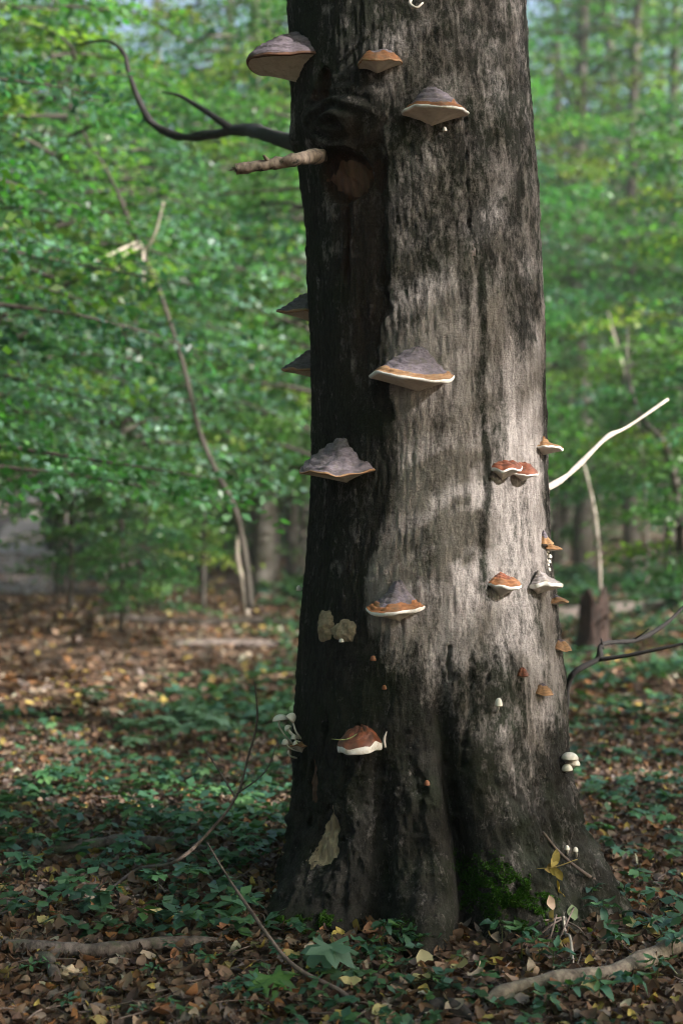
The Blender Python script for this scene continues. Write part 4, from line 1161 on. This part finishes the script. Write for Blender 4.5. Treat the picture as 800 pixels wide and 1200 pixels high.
def shade_tree():
    rs = np.random.default_rng(5)
    tx, ty = TX + SH[0] * 9.6 + .6, TY + SH[1] * 9.6 - 1.6
    tz = float(gz(tx, ty))
    # crown: leaf sprays in a broad slab square to the sun
    Sv = np.array(S); U = np.array([-SH[1], SH[0], 0.0]); Vv = np.cross(Sv, U)
    if Vv[2] < 0: Vv = -Vv
    ctr = np.array([TX, TY, 1.9]) + Sv * 10.2
    # leaves fill the slab, then are thinned to the wanted light
    n = 84000
    a = rs.uniform(-6.0, 6.6, n); b_ = rs.uniform(-3.4, 3.0, n); d = rs.normal(0, 1.0, n)
    dens = fbm(a * .8, b_ * .8, d * .5, 61, 3)
    p = ctr[None] + a[:, None] * U + b_[:, None] * Vv + d[:, None] * Sv
    # where would each leaf's shadow fall?
    ox, oy = p[:, 0] - TX - .03, p[:, 1] - Y0
    Rr = .42
    A = S.x ** 2 + S.y ** 2; B = -(ox * S.x + oy * S.y); Cc = ox ** 2 + oy ** 2 - Rr ** 2
    disc = B * B - A * Cc
    hit = disc > 0
    t = np.where(hit, (-B - np.sqrt(np.where(hit, disc, 0))) / A, 0)
    q = p - t[:, None] * Sv[None]
    hit &= (q[:, 2] > -.1) & (q[:, 2] < 3.6)
    px = 400 + q[:, 0] / q[:, 1] * F; py = 600 - (q[:, 2] - H) / q[:, 1] * F
    wish = np.where(hit, light_wish(px, py), 0)
    # ground beyond: a few sun flecks
    tg = p[:, 2] / S.z
    g = p - tg[:, None] * Sv[None]
    gp = fbm(g[:, 0] * .75 + g[:, 1] * .2, g[:, 1] * 1.25, 0, 91, 2)
    wish = np.where(hit, wish, np.where(g[:, 1] > 12.5, sstep(-.3, .1, gp), sstep(.10, .30, gp) * (g[:, 1] > 6.2)))
    wish = np.maximum(wish, np.where(~hit, sstep(1.0, .6, np.hypot((g[:, 0] + 1.85) / .75, (g[:, 1] - 7.7) / 1.3)), 0))
    wish = np.where(hit & (py > 790), 0, wish)
    keep = rs.uniform(0, 1, n) > wish ** .7
    keep &= ~(wish > .6)
    for (fx, fy, fy_d, rad) in ((482, 430, 4.42, .09), (402, 540, 4.44, .11), (465, 700, 4.42, .07), (600, 552, 4.5, .08), (590, 682, 4.5, .08), (632, 680, 4.6, .08), (638, 520, 4.75, .09), (660, 558, 5.3, .11), (690, 532, 5.5, .12), (720, 508, 5.6, .12), (755, 487, 5.75, .12)):
        w_ = p - np.array(P(fx, fy, fy_d))[None]
        dist = np.linalg.norm(w_ - (w_ @ Sv)[:, None] * Sv[None], axis=1)
        keep &= dist > rad
    p = p[keep]; k = len(p)
    cols = GREENS[rs.integers(0, 5, k)] * rs.uniform(.7, 1.3, (k, 1))
    V, Fq, c = scatter(LEAF4[0], LEAF4[1], p - [tx, ty, tz], rot_ypr(rs.uniform(0, 6.28, k), rs.normal(0, .6, k), rs.normal(0, .6, k)), .115 * rs.uniform(.7, 1.2, k), cols)
    # low bough added toward the old trunk: its twigs are placed to draw the slanting shadows
    low, lv = [], []
    for A_, B_, C_, dist_, rr_ in (((450, 652), (500, 630), (562, 603), 2.6, .028), ((468, 676), (520, 648), (568, 620), 2.7, .022), ((432, 592), (490, 566), (560, 536), 2.5, .030)):
        q3 = [on_trunk(*c_)[0] + Sv * (dist_ - .05 * i_) for i_, c_ in enumerate((C_, B_, A_))]
        J = on_trunk(470, 620)[0] + Sv * 4.4 - U * 1.2
        K = np.array([tx + .1, ty + .1, 5.2])
        low.append(tube([q_ - [tx, ty, tz] for q_ in q3 + [J, (J + K) / 2 + [0, 0, .1], K]], [rr_ * .9, rr_ * 1.15, rr_ * 1.3, .03, .035, .05], 7, 6, cap=False))
        for i_ in range(22):
            f_ = rs.uniform(0, 1)
            lv.append((q3[0] * (1 - f_) + q3[2] * f_ if i_ % 2 else q3[0] * (1 - f_) + q3[1] * f_) + rs.normal(0, .035, 3))
    root = empty('carved_shade_beech', (tx, ty, tz))
    tag(root, 'unseen leafy beech added toward the sun, its crown carved to dapple the old trunk', 'tree')
    link('crown', make_mesh('crown', V, Fq, False, c), M['leaf'], root)
    Vt, Qt = tube([(0, 0, -.3), (.05, 0, 2), (.1, .1, 4.5), (0, .15, 7), (.1, .2, 9.5)], [.2, .16, .14, .10, .03], 14, 6, .08, 3)
    link('trunk', make_mesh('trunk', Vt, Qt, True), M['tree_bark'], root)
    wd = []
    for i in range(26):
        e = ctr + rs.uniform(-3.5, 3.5) * U + rs.uniform(-2.2, 2.4) * Vv - [tx, ty, tz]
        st = np.array([.08, .1, max(2.5, e[2] - 1.2)])
        cv = catmull([st, (st + e) / 2 + [0, 0, .3], e], 20) + [tx, ty, tz]
        w_ = cv - np.array(P(540, 600, 4.6))[None]
        lat = w_ @ U; hgt = w_ @ Vv
        if ((np.abs(lat) < .55) & (hgt > -1.0) & (hgt < 1.6)).any(): continue      # boughs keep clear of the gap
        wd.append(tube([st, (st + e) / 2 + [0, 0, .3], e], [.04, .025, .008], 7, 5, cap=False))
    link('boughs', make_mesh('boughs', *join(wd + low), True), M['tree_bark'], root)
    lv = np.array(lv); k = len(lv)
    V, Fq, c = scatter(LEAF4[0], LEAF4[1], lv - [tx, ty, tz], rot_ypr(rs.uniform(0, 6.28, k), rs.normal(0, .6, k), rs.normal(0, .6, k)), .07 * rs.uniform(.7, 1.2, k), GREENS[rs.integers(0, 5, k)])
    link('added_low_sprays', make_mesh('added_low_sprays', V, Fq, False, c), M['leaf'], root)
shade_tree()

# ------------------------------------------------------------------ leaf litter, seedlings and ground cover
LIT = np.array([.88, .98, 1.14]) * np.array([[.13, .075, .045], [.20, .12, .07], [.10, .055, .035], [.27, .18, .11], [.16, .085, .045], [.32, .24, .16], [.24, .11, .04], [.42, .30, .07], [.075, .045, .032], [.20, .15, .12], [.30, .13, .05], [.36, .33, .22]])
LITP = np.array([.15, .14, .15, .10, .13, .05, .05, .05, .12, .06, .03, .02]); LITP = LITP / LITP.sum()
def in_frame(x, y, m=1.12): return np.abs(x) < .24 * m * y + .1
def litter():
    rs = np.random.default_rng(3)
    Vs, Fs, Cs, o = [], [], [], 0
    for si in range(6):
        TV, TF = leaf_oval(.26 + .05 * (si % 3), .5 + .25 * si, .12, si, 5)
        n = 4200
        y = 3.4 + 5.6 * rs.uniform(0, 1, n) ** 1.15; x = rs.uniform(-1, 1, n) * (.29 * y + .25)
        ok = np.hypot(x - TX, y - TY) > .52
        x, y = x[ok], y[ok]; n = len(x)
        z = gz(x, y) + rs.uniform(.002, .022, n)
        V, Fq, c = scatter(TV - [0, .5, 0], TF, np.stack([x, y, z], -1), rot_ypr(rs.uniform(0, 6.28, n), rs.normal(0, .45, n), rs.normal(0, .45, n)),
                           rs.uniform(.022, .062, n), LIT[rs.choice(len(LIT), n, p=LITP)] * rs.uniform(.6, 1.2, (n, 1)))
        Vs.append(V); Fs.append(Fq + o); Cs.append(c); o += len(V)
    TV, TF = LEAF4                                     # crumbled bits between the whole leaves
    n = 9000
    y = 3.4 + 5 * rs.uniform(0, 1, n) ** 1.2; x = rs.uniform(-1, 1, n) * (.29 * y + .25)
    ok = np.hypot(x - TX, y - TY) > .5
    x, y = x[ok], y[ok]; n = len(x)
    V, Fq, c = scatter(TV - [0, .5, 0], TF, np.stack([x, y, gz(x, y) + rs.uniform(.004, .026, n)], -1), rot_ypr(rs.uniform(0, 6.28, n), rs.normal(0, .4, n), rs.normal(0, .4, n)),
                       rs.uniform(.008, .026, n), LIT[rs.choice(len(LIT), n, p=LITP)] * rs.uniform(.4, 1.2, (n, 1)))
    Vs.append(V); Fs.append(Fq + o); Cs.append(c); o += len(V)
    n = 38000
    y = 9 + 26 * rs.uniform(0, 1, n) ** 1.4; x = rs.uniform(-1, 1, n) * (.27 * y + .6)
    V, Fq, c = scatter(LEAF4[0] - [0, .5, 0], LEAF4[1], np.stack([x, y, gz(x, y) + .03 + .05 * (np.abs(x + 4.5 + .19 * (y - 18)) < 1.5)], -1), rot_ypr(rs.uniform(0, 6.28, n), rs.normal(0, .4, n), rs.normal(0, .4, n)),
                       rs.uniform(.07, .13, n), LIT[rs.choice(len(LIT), n, p=LITP)] * rs.uniform(.7, 1.4, (n, 1)))
    Vs.append(V); Fs.append(Fq + o); Cs.append(c)
    ob = link('leaf_litter', make_mesh('leaf_litter', np.vstack(Vs), np.vstack(Fs), True, np.vstack(Cs)), M['litter'], None)
    tag(ob, 'thick litter of brown and yellow fallen leaves covering the forest floor', 'leaf litter', kind='stuff')
    tw = []
    for i in range(420):
        y = 3.5 + 4.5 * random.random() ** 1.3; x = random.uniform(-.28, .28) * y
        if math.hypot(x - TX, y - TY) < .62: continue
        a, L = random.uniform(0, 6.28), random.uniform(.04, .22)
        e = np.array([x + math.cos(a) * L, y + math.sin(a) * L])
        m_ = np.array([(x + e[0]) / 2 + random.gauss(0, .01), (y + e[1]) / 2 + random.gauss(0, .01)])
        pp = [np.array([q_[0], q_[1], float(gz(q_[0], q_[1])) + random.uniform(.012, .035)]) for q_ in ((x, y), m_, e)]
        r_ = random.uniform(.0012, .0035)
        tw.append(tube(pp, [r_, r_ * .9, r_ * .5], 5, 3, cap=False))
    ob = link('twig_litter', make_mesh('twig_litter', *join(tw), True), M['twig'])
    tag(ob, 'scatter of thin broken twigs lying in the leaf litter', 'twigs', kind='stuff')
    # the leaves that show largest, one by one
    meshes = []
    grey_ = lambda c_: tuple(.62 * v_ + .20 * sum(c_) / 3 for v_ in c_)
    cols = [(.16, .10, .066), (.24, .155, .10), (.46, .35, .08), (.34, .14, .05), (.10, .065, .048), (.42, .34, .24), (.24, .19, .15), (.52, .46, .15)]
    for i in range(24):
        TV, TF = leaf_oval(.30 + .04 * (i % 4), .6 + .2 * (i % 5), .10 + .05 * (i % 3), 40 + i, 6)
        meshes.append(make_mesh('fallen_leaf', TV - [0, .5, 0], TF, True, np.tile(grey_(cols[i % 8]), (len(TV), 1))))
        meshes[-1].materials.append(M['litter'])
    n = 0
    wts = [5, 4, 2.6, 2, 4, 2.6, 3, 2.2]
    while n < 290:
        y = 3.6 + 1.7 * random.random() ** 1.2; x = random.uniform(-.26, .26) * y
        if math.hypot(x - TX, y - TY) < .58: continue
        k = random.choices(range(8), wts)[0] + 8 * random.randrange(3)
        if x > .45 and y > 4.2 and random.random() < .5: k = random.choice([2, 3, 7, 10, 11, 15, 18, 19])
        ob = link('fallen_leaf', meshes[k], None, GROUND)
        ob.location = (x, y, float(gz(x, y)) + random.uniform(.012, .03))
        ob.rotation_euler = (random.gauss(0, .35), random.gauss(0, .35), random.uniform(0, 6.28))
        s = random.uniform(.035, .072); ob.scale = (s, s, s)
        n += 1
litter()

TEAL = 1.6 * np.array([[.035, .095, .060], [.045, .115, .060], [.030, .080, .055], [.055, .130, .050], [.040, .10, .045]])
def cover():
    """Low carpet of seedlings that nobody could count."""
    rs = np.random.default_rng(9)
    Vs, Fs, Cs, o = [], [], [], 0
    def carpet(n, y0, y1, size, xf, hgt, per, test):
        nonlocal o
        y = y0 + (y1 - y0) * rs.uniform(0, 1, n) ** 1.2; x = rs.uniform(-1, 1, n) * (.27 * y + .4)
        ok = test(x, y) & (np.hypot(x - TX, y - TY) > .7)
        x, y = x[ok], y[ok]; n = len(x)
        hh = hgt * rs.uniform(.3, 1.2, n); cs = TEAL[rs.integers(0, 5, n)] * rs.uniform(.7, 1.3, (n, 1))
        for j in range(per):
            a = rs.uniform(0, 6.28, n) + j * 6.28 / per
            pos = np.stack([x, y, gz(x, y) + hh * (1 - .12 * (j % 2))], -1)
            V, Fq, c = scatter(LEAF4[0] * [1.15, 1, 1], LEAF4[1], pos, rot_ypr(a, rs.normal(-.1, .3, n), rs.normal(0, .3, n)), size * rs.uniform(.6, 1.3, n), cs)
            Vs.append(V); Fs.append(Fq + o); Cs.append(c); o += len(V)
    dl = lambda x, y: fbm(x * .9, y * .9, 0, 77, 3)
    carpet(4200, 4.4, 10, .052, 1, .09, 5, lambda x, y: (dl(x, y) + rs.uniform(-.6, .6, len(x)) > -.42) & (x < .2) & ((np.hypot((x + 1.85) / .7, (y - 7.7) / 1.1) > 1) | (rs.uniform(0, 1, len(x)) < .3)))
    carpet(1700, 4.3, 9.5, .05, 1, .07, 5, lambda x, y: (dl(x, y) + rs.uniform(-.6, .6, len(x)) > .05) & (x >= .2))
    carpet(1500, 3.6, 5.4, .036, 1, .05, 5, lambda x, y: dl(x, y) + rs.uniform(-.5, .5, len(x)) > .0)
    carpet(5600, 8.5, 24, .085, 1, .11, 5, lambda x, y: (dl(x * .6, y * .6) + rs.uniform(-.5, .5, len(x)) > .0) & (np.abs(x + 4.5 + .19 * (y - 18)) > 1.6))
    carpet(3000, 18, 45, .20, 1, .3, 5, lambda x, y: (dl(x * .4, y * .4) > .05) & (np.abs(x + 4.5 + .19 * (y - 18)) > 1.6))
    ob = link('ground_cover', make_mesh('ground_cover', np.vstack(Vs), np.vstack(Fs), False, np.vstack(Cs)), M['leaf_near'])
    tag(ob, 'low carpet of small dark green seedlings over the forest floor', 'ground cover', kind='stuff')
cover()

LOBED = []
for i in range(4):
    TV, TF = leaf_lobed(i + 1, 5, .10 + .05 * i)
    me = make_mesh('leaf', TV, TF, True, np.tile(TEAL[i % 5] * (1.25 if i == 3 else 1.05), (len(TV), 1)))
    me.materials.append(M['leaf_near']); LOBED.append(me)
OVAL = []
for i in range(4):
    TV, TF = leaf_oval(.2, .5, .06, 60 + i, 5)
    me = make_mesh('leaf', TV, TF, True, np.tile(TEAL[i % 5] * .95, (len(TV), 1)))
    me.materials.append(M['leaf_near']); OVAL.append(me)
BRIGHT = []
for i in range(2):
    TV, TF = leaf_lobed(i + 21, 5, .22)
    me = make_mesh('leaf', TV, TF, True, np.tile([(.11, .21, .13), (.07, .21, .05)][i], (len(TV), 1)))
    me.materials.append(M['leaf_near']); BRIGHT.append(me)
STEM = {}
def seedling(label, px, py, height, leaves, size, kind='lobed', group=None, name='seedling', at=None, kind_b=None):
    b_ = G(px, py) if at is None else np.array(at)
    root = empty(name, tuple(b_), 0.0 if (kind_b is not None and group is None) else random.uniform(0, 6.28))
    tag(root, label, 'plant', group)
    key = round(height, 2)
    if key not in STEM:
        V, Q = tube([(0, 0, -.02), (.01, 0, height * .5), (0, .005, height)], [.0025, .002, .0014], 6, 4)
        me = make_mesh('stem', V, Q, True, np.tile([.10, .13, .05], (len(V), 1))); me.materials.append(M['leaf_near'])
        STEM[key] = me
    link('stem', STEM[key], None, root)
    for j in range(leaves):
        if kind == 'lobed':
            me = BRIGHT[kind_b] if kind_b is not None else random.choice(LOBED); pit = random.gauss(-.15, .2); z = height - random.uniform(0, .25) * height
        else:
            me = random.choice(OVAL); pit = random.gauss(-.05, .25); z = height - (.03 * height) * (j // 6) - random.uniform(0, .12) * height
        o = link('leaf', me, None, root)
        a = j * 6.283 / max(leaves if kind != 'lobed' else leaves, 1) + random.gauss(0, .2)
        o.location = (-math.sin(a) * .006, math.cos(a) * .006, z)
        if kind_b is not None and group is None:
            a, pit = math.pi + (j - (leaves - 1) / 2) * 1.1, -.55 + .1 * j
        o.rotation_euler = (pit, random.gauss(0, .15), a)
        s = size * random.uniform(.75, 1.15); o.scale = (s, s, s)
    return root
# single seedlings one can pick out before the trunk
seedling('seedling with one broad holed maple-like leaf before the left flute', 388, 1146, .13, 2, .12, kind_b=0)
seedling('seedling with large bright green drooping lobed leaf beside the long reddish twig', 312, 1160, .07, 2, .14, kind_b=1)
seedling('low lobed seedling right beside the holed maple-like leaf', 405, 1152, .05, 3, .075, kind_b=0)
for i, (px, py, h_) in enumerate(((452, 1118, .10), (470, 1122, .075), (440, 1135, .055), (492, 1118, .06), (430, 1128, .06))):
    seedling('dark whorled seedling growing against the middle flute', px, py, h_, 8, .055, 'oval', 'dark whorled seedlings at the middle flute', 'whorled_seedling')
for i, (px, py, h_) in enumerate(((612, 1128, .10), (628, 1132, .08), (585, 1110, .08), (650, 1140, .07))):
    seedling('seedling with pointed paired leaves between right flute and pale branch', px, py, h_, 6, .065, 'oval', 'pointed-leaf seedlings by the right flute')
for i, (px, py, h_) in enumerate(((690, 1075, .10), (705, 1090, .09), (730, 1070, .08), (668, 1178, .06), (700, 1180, .07), (742, 1172, .07), (770, 1158, .08), (640, 1188, .05), (790, 1130, .08), (760, 1100, .06), (725, 1120, .06))):
    seedling('dark whorled seedling growing around the pale knobby fallen branch', px, py, h_, 8, .06, 'oval', 'whorled seedlings by the pale branch', 'whorled_seedling')
for i in range(46):
    px, py = random.uniform(0, 300), random.uniform(860, 1090)
    seedling('small lobed seedling in the green carpet left of the trunk', px, py, random.choice([.08, .10, .13]), random.choice([4, 5, 6]), random.uniform(.055, .08), 'lobed', 'lobed seedlings left of the trunk')
for i in range(16):
    px, py = random.choice([random.uniform(100, 300), random.uniform(150, 260)]), random.uniform(838, 900)
    seedling('taller maple-like seedling with pale green leaves behind the upright twig', px, py, random.choice([.18, .22, .15]), 6, random.uniform(.11, .15), 'lobed', 'taller seedlings behind the upright twig', kind_b=0)
for i in range(12):
    px, py = random.uniform(10, 300), random.uniform(1125, 1195)
    seedling('tiny sprig of oval leaves in the litter before the straight branch', px, py, .035, 6, .035, 'oval', 'tiny sprigs in the litter')
for i in range(16):
    px, py = random.uniform(690, 795), random.uniform(880, 1010)
    seedling('small lobed seedling in the leaf-strewn ground right of the trunk', px, py, random.choice([.05, .07]), 4, random.uniform(.06, .085), 'lobed', 'lobed seedlings right of the trunk')

# yellow leaves caught on the right root
def loose_leaf(px, py, Y, size, colr, rot, label, wid=.3, lob=False, name='fallen_leaf'):
    TV, TF = leaf_lobed(9, 5, .2) if lob else leaf_oval(wid, .5, .10, 77, 7)
    o = link(name, make_mesh(name, TV - [0, .5, 0], TF, True, np.tile(colr, (len(TV), 1))), M['litter'])
    th_, z_ = hit0(px, py)
    yt, yg = trunk_frame(th_, z_)[0][1], G(px, py)[1]
    o.location = P(px, py, min(yt if z_ > 0 else 9, yg) - .02); o.rotation_euler = tuple(R(a) for a in rot); o.scale = (size,) * 3
    tag(o, label, 'leaf')
def pinnate():
    yp = float(min(on_trunk(q_, 1016)[0][1] for q_ in (632, 650, 672))) - .015
    root = empty('pinnate_leaf', P(672, 1010, yp))
    tag(root, 'yellow-brown pinnate leaf with paired leaflets resting against the right root', 'leaf')
    c = np.array(P(672, 1010, yp))
    V, Q = tube([W(676, 1007, yp) - c, W(650, 1016, yp - .005) - c, W(628, 1018, yp - .005) - c], [.0016, .0014, .001], 6, 4)
    me = make_mesh('leaf_stalk', V, Q, True, np.tile([.42, .33, .12], (len(V), 1)))
    link('leaf_stalk', me, M['litter'], root)
    for i, (px, py, a, s) in enumerate(((650, 1015, 38, .052), (645, 1016, 62, .052), (640, 1017, 95, .045), (650, 1016, -178, .05), (643, 1017, -205, .05), (637, 1018, 130, .045))):
        TV, TF = leaf_oval(.24, .3, .08, 80 + i, 6)
        cc = [(.30, .24, .06), (.36, .28, .07), (.24, .18, .06)][i % 3]
        o = link('leaflet', make_mesh('leaflet', TV, TF, True, np.tile(cc, (len(TV), 1))), M['litter'], root)
        o.location = tuple(W(px, py, yp - .006) - c)
        o.rotation_euler = (R(78), R(a - 90 + 60), 0)
        o.scale = (s,) * 3
pinnate()
loose_leaf(654, 1042, 4.36, .055, (.45, .36, .08), (70, 20, 80), 'yellow leaf draped on the right root under the pinnate leaf')
loose_leaf(646, 1075, 4.32, .05, (.52, .44, .20), (65, 0, -70), 'cream-yellow leaf on the right root above the twig tangle')
loose_leaf(670, 1070, 4.36, .05, (.22, .30, .17), (60, 10, 20), 'pale grey-green leaf on the right root beside a cream-yellow leaf', .4)
loose_leaf(645, 1058, 4.36, .045, (.40, .30, .22), (75, -10, 10), 'pinkish-brown curled leaf on the right root')
loose_leaf(692, 1096, 4.30, .055, (.42, .52, .08), (60, 10, 130), 'bright yellow-green leaf hanging on a twig by the right root', .28)
loose_leaf(440, 1108, 4.22, .05, (.50, .43, .30), (60, 20, -60), 'cream dry leaf propped on the dark whorled seedlings')
loose_leaf(497, 1128, 4.12, .075, (.55, .52, .33), (60, -10, 15), 'large cream and green leaf standing before the middle flute', .38)
loose_leaf(530, 1130, 4.14, .07, (.52, .40, .16), (45, 30, -70), 'pale yellow leaf lying before the deep fold of the trunk', .33)
loose_leaf(345, 1140, 3.98, .055, (.38, .17, .07), (50, 10, 60), 'orange-brown leaf caught on the long reddish twig', .36)
loose_leaf(366, 1140, 3.99, .06, (.55, .50, .10), (55, -20, 20), 'yellow leaf beside the orange-brown leaf on the reddish twig', .36)
loose_leaf(488, 1158, 3.98, .085, (.22, .14, .10), (35, 0, 80), 'broad brown leaf lying before the large cream leaf', .36)

# ------------------------------------------------------------------ damp woodland air
def haze():
    x0, x1, y0, y1, z0, z1 = -135, 135, -95, 195, -3, 40
    V = [(x, y, z) for x in (x0, x1) for y in (y0, y1) for z in (z0, z1)]
    Q = [(0, 1, 3, 2), (4, 6, 7, 5), (0, 4, 5, 1), (2, 3, 7, 6), (0, 2, 6, 4), (1, 5, 7, 3)]
    m = bpy.data.materials.new('haze'); m.use_nodes = True
    nt = m.node_tree
    nt.nodes.remove(nt.nodes['Principled BSDF'])
    v = nt.nodes.new('ShaderNodeVolumePrincipled')
    v.inputs['Color'].default_value = (.86, .93, .97, 1)
    v.inputs['Density'].default_value = HAZE
    v.inputs['Anisotropy'].default_value = .1
    nt.links.new(v.outputs[0], nt.nodes['Material Output'].inputs['Volume'])
    o = link('haze', make_mesh('haze', V, Q), m)
    tag(o, 'thin pale haze hanging between the far trees', 'haze', kind='stuff')
HAZE = .0012
haze()
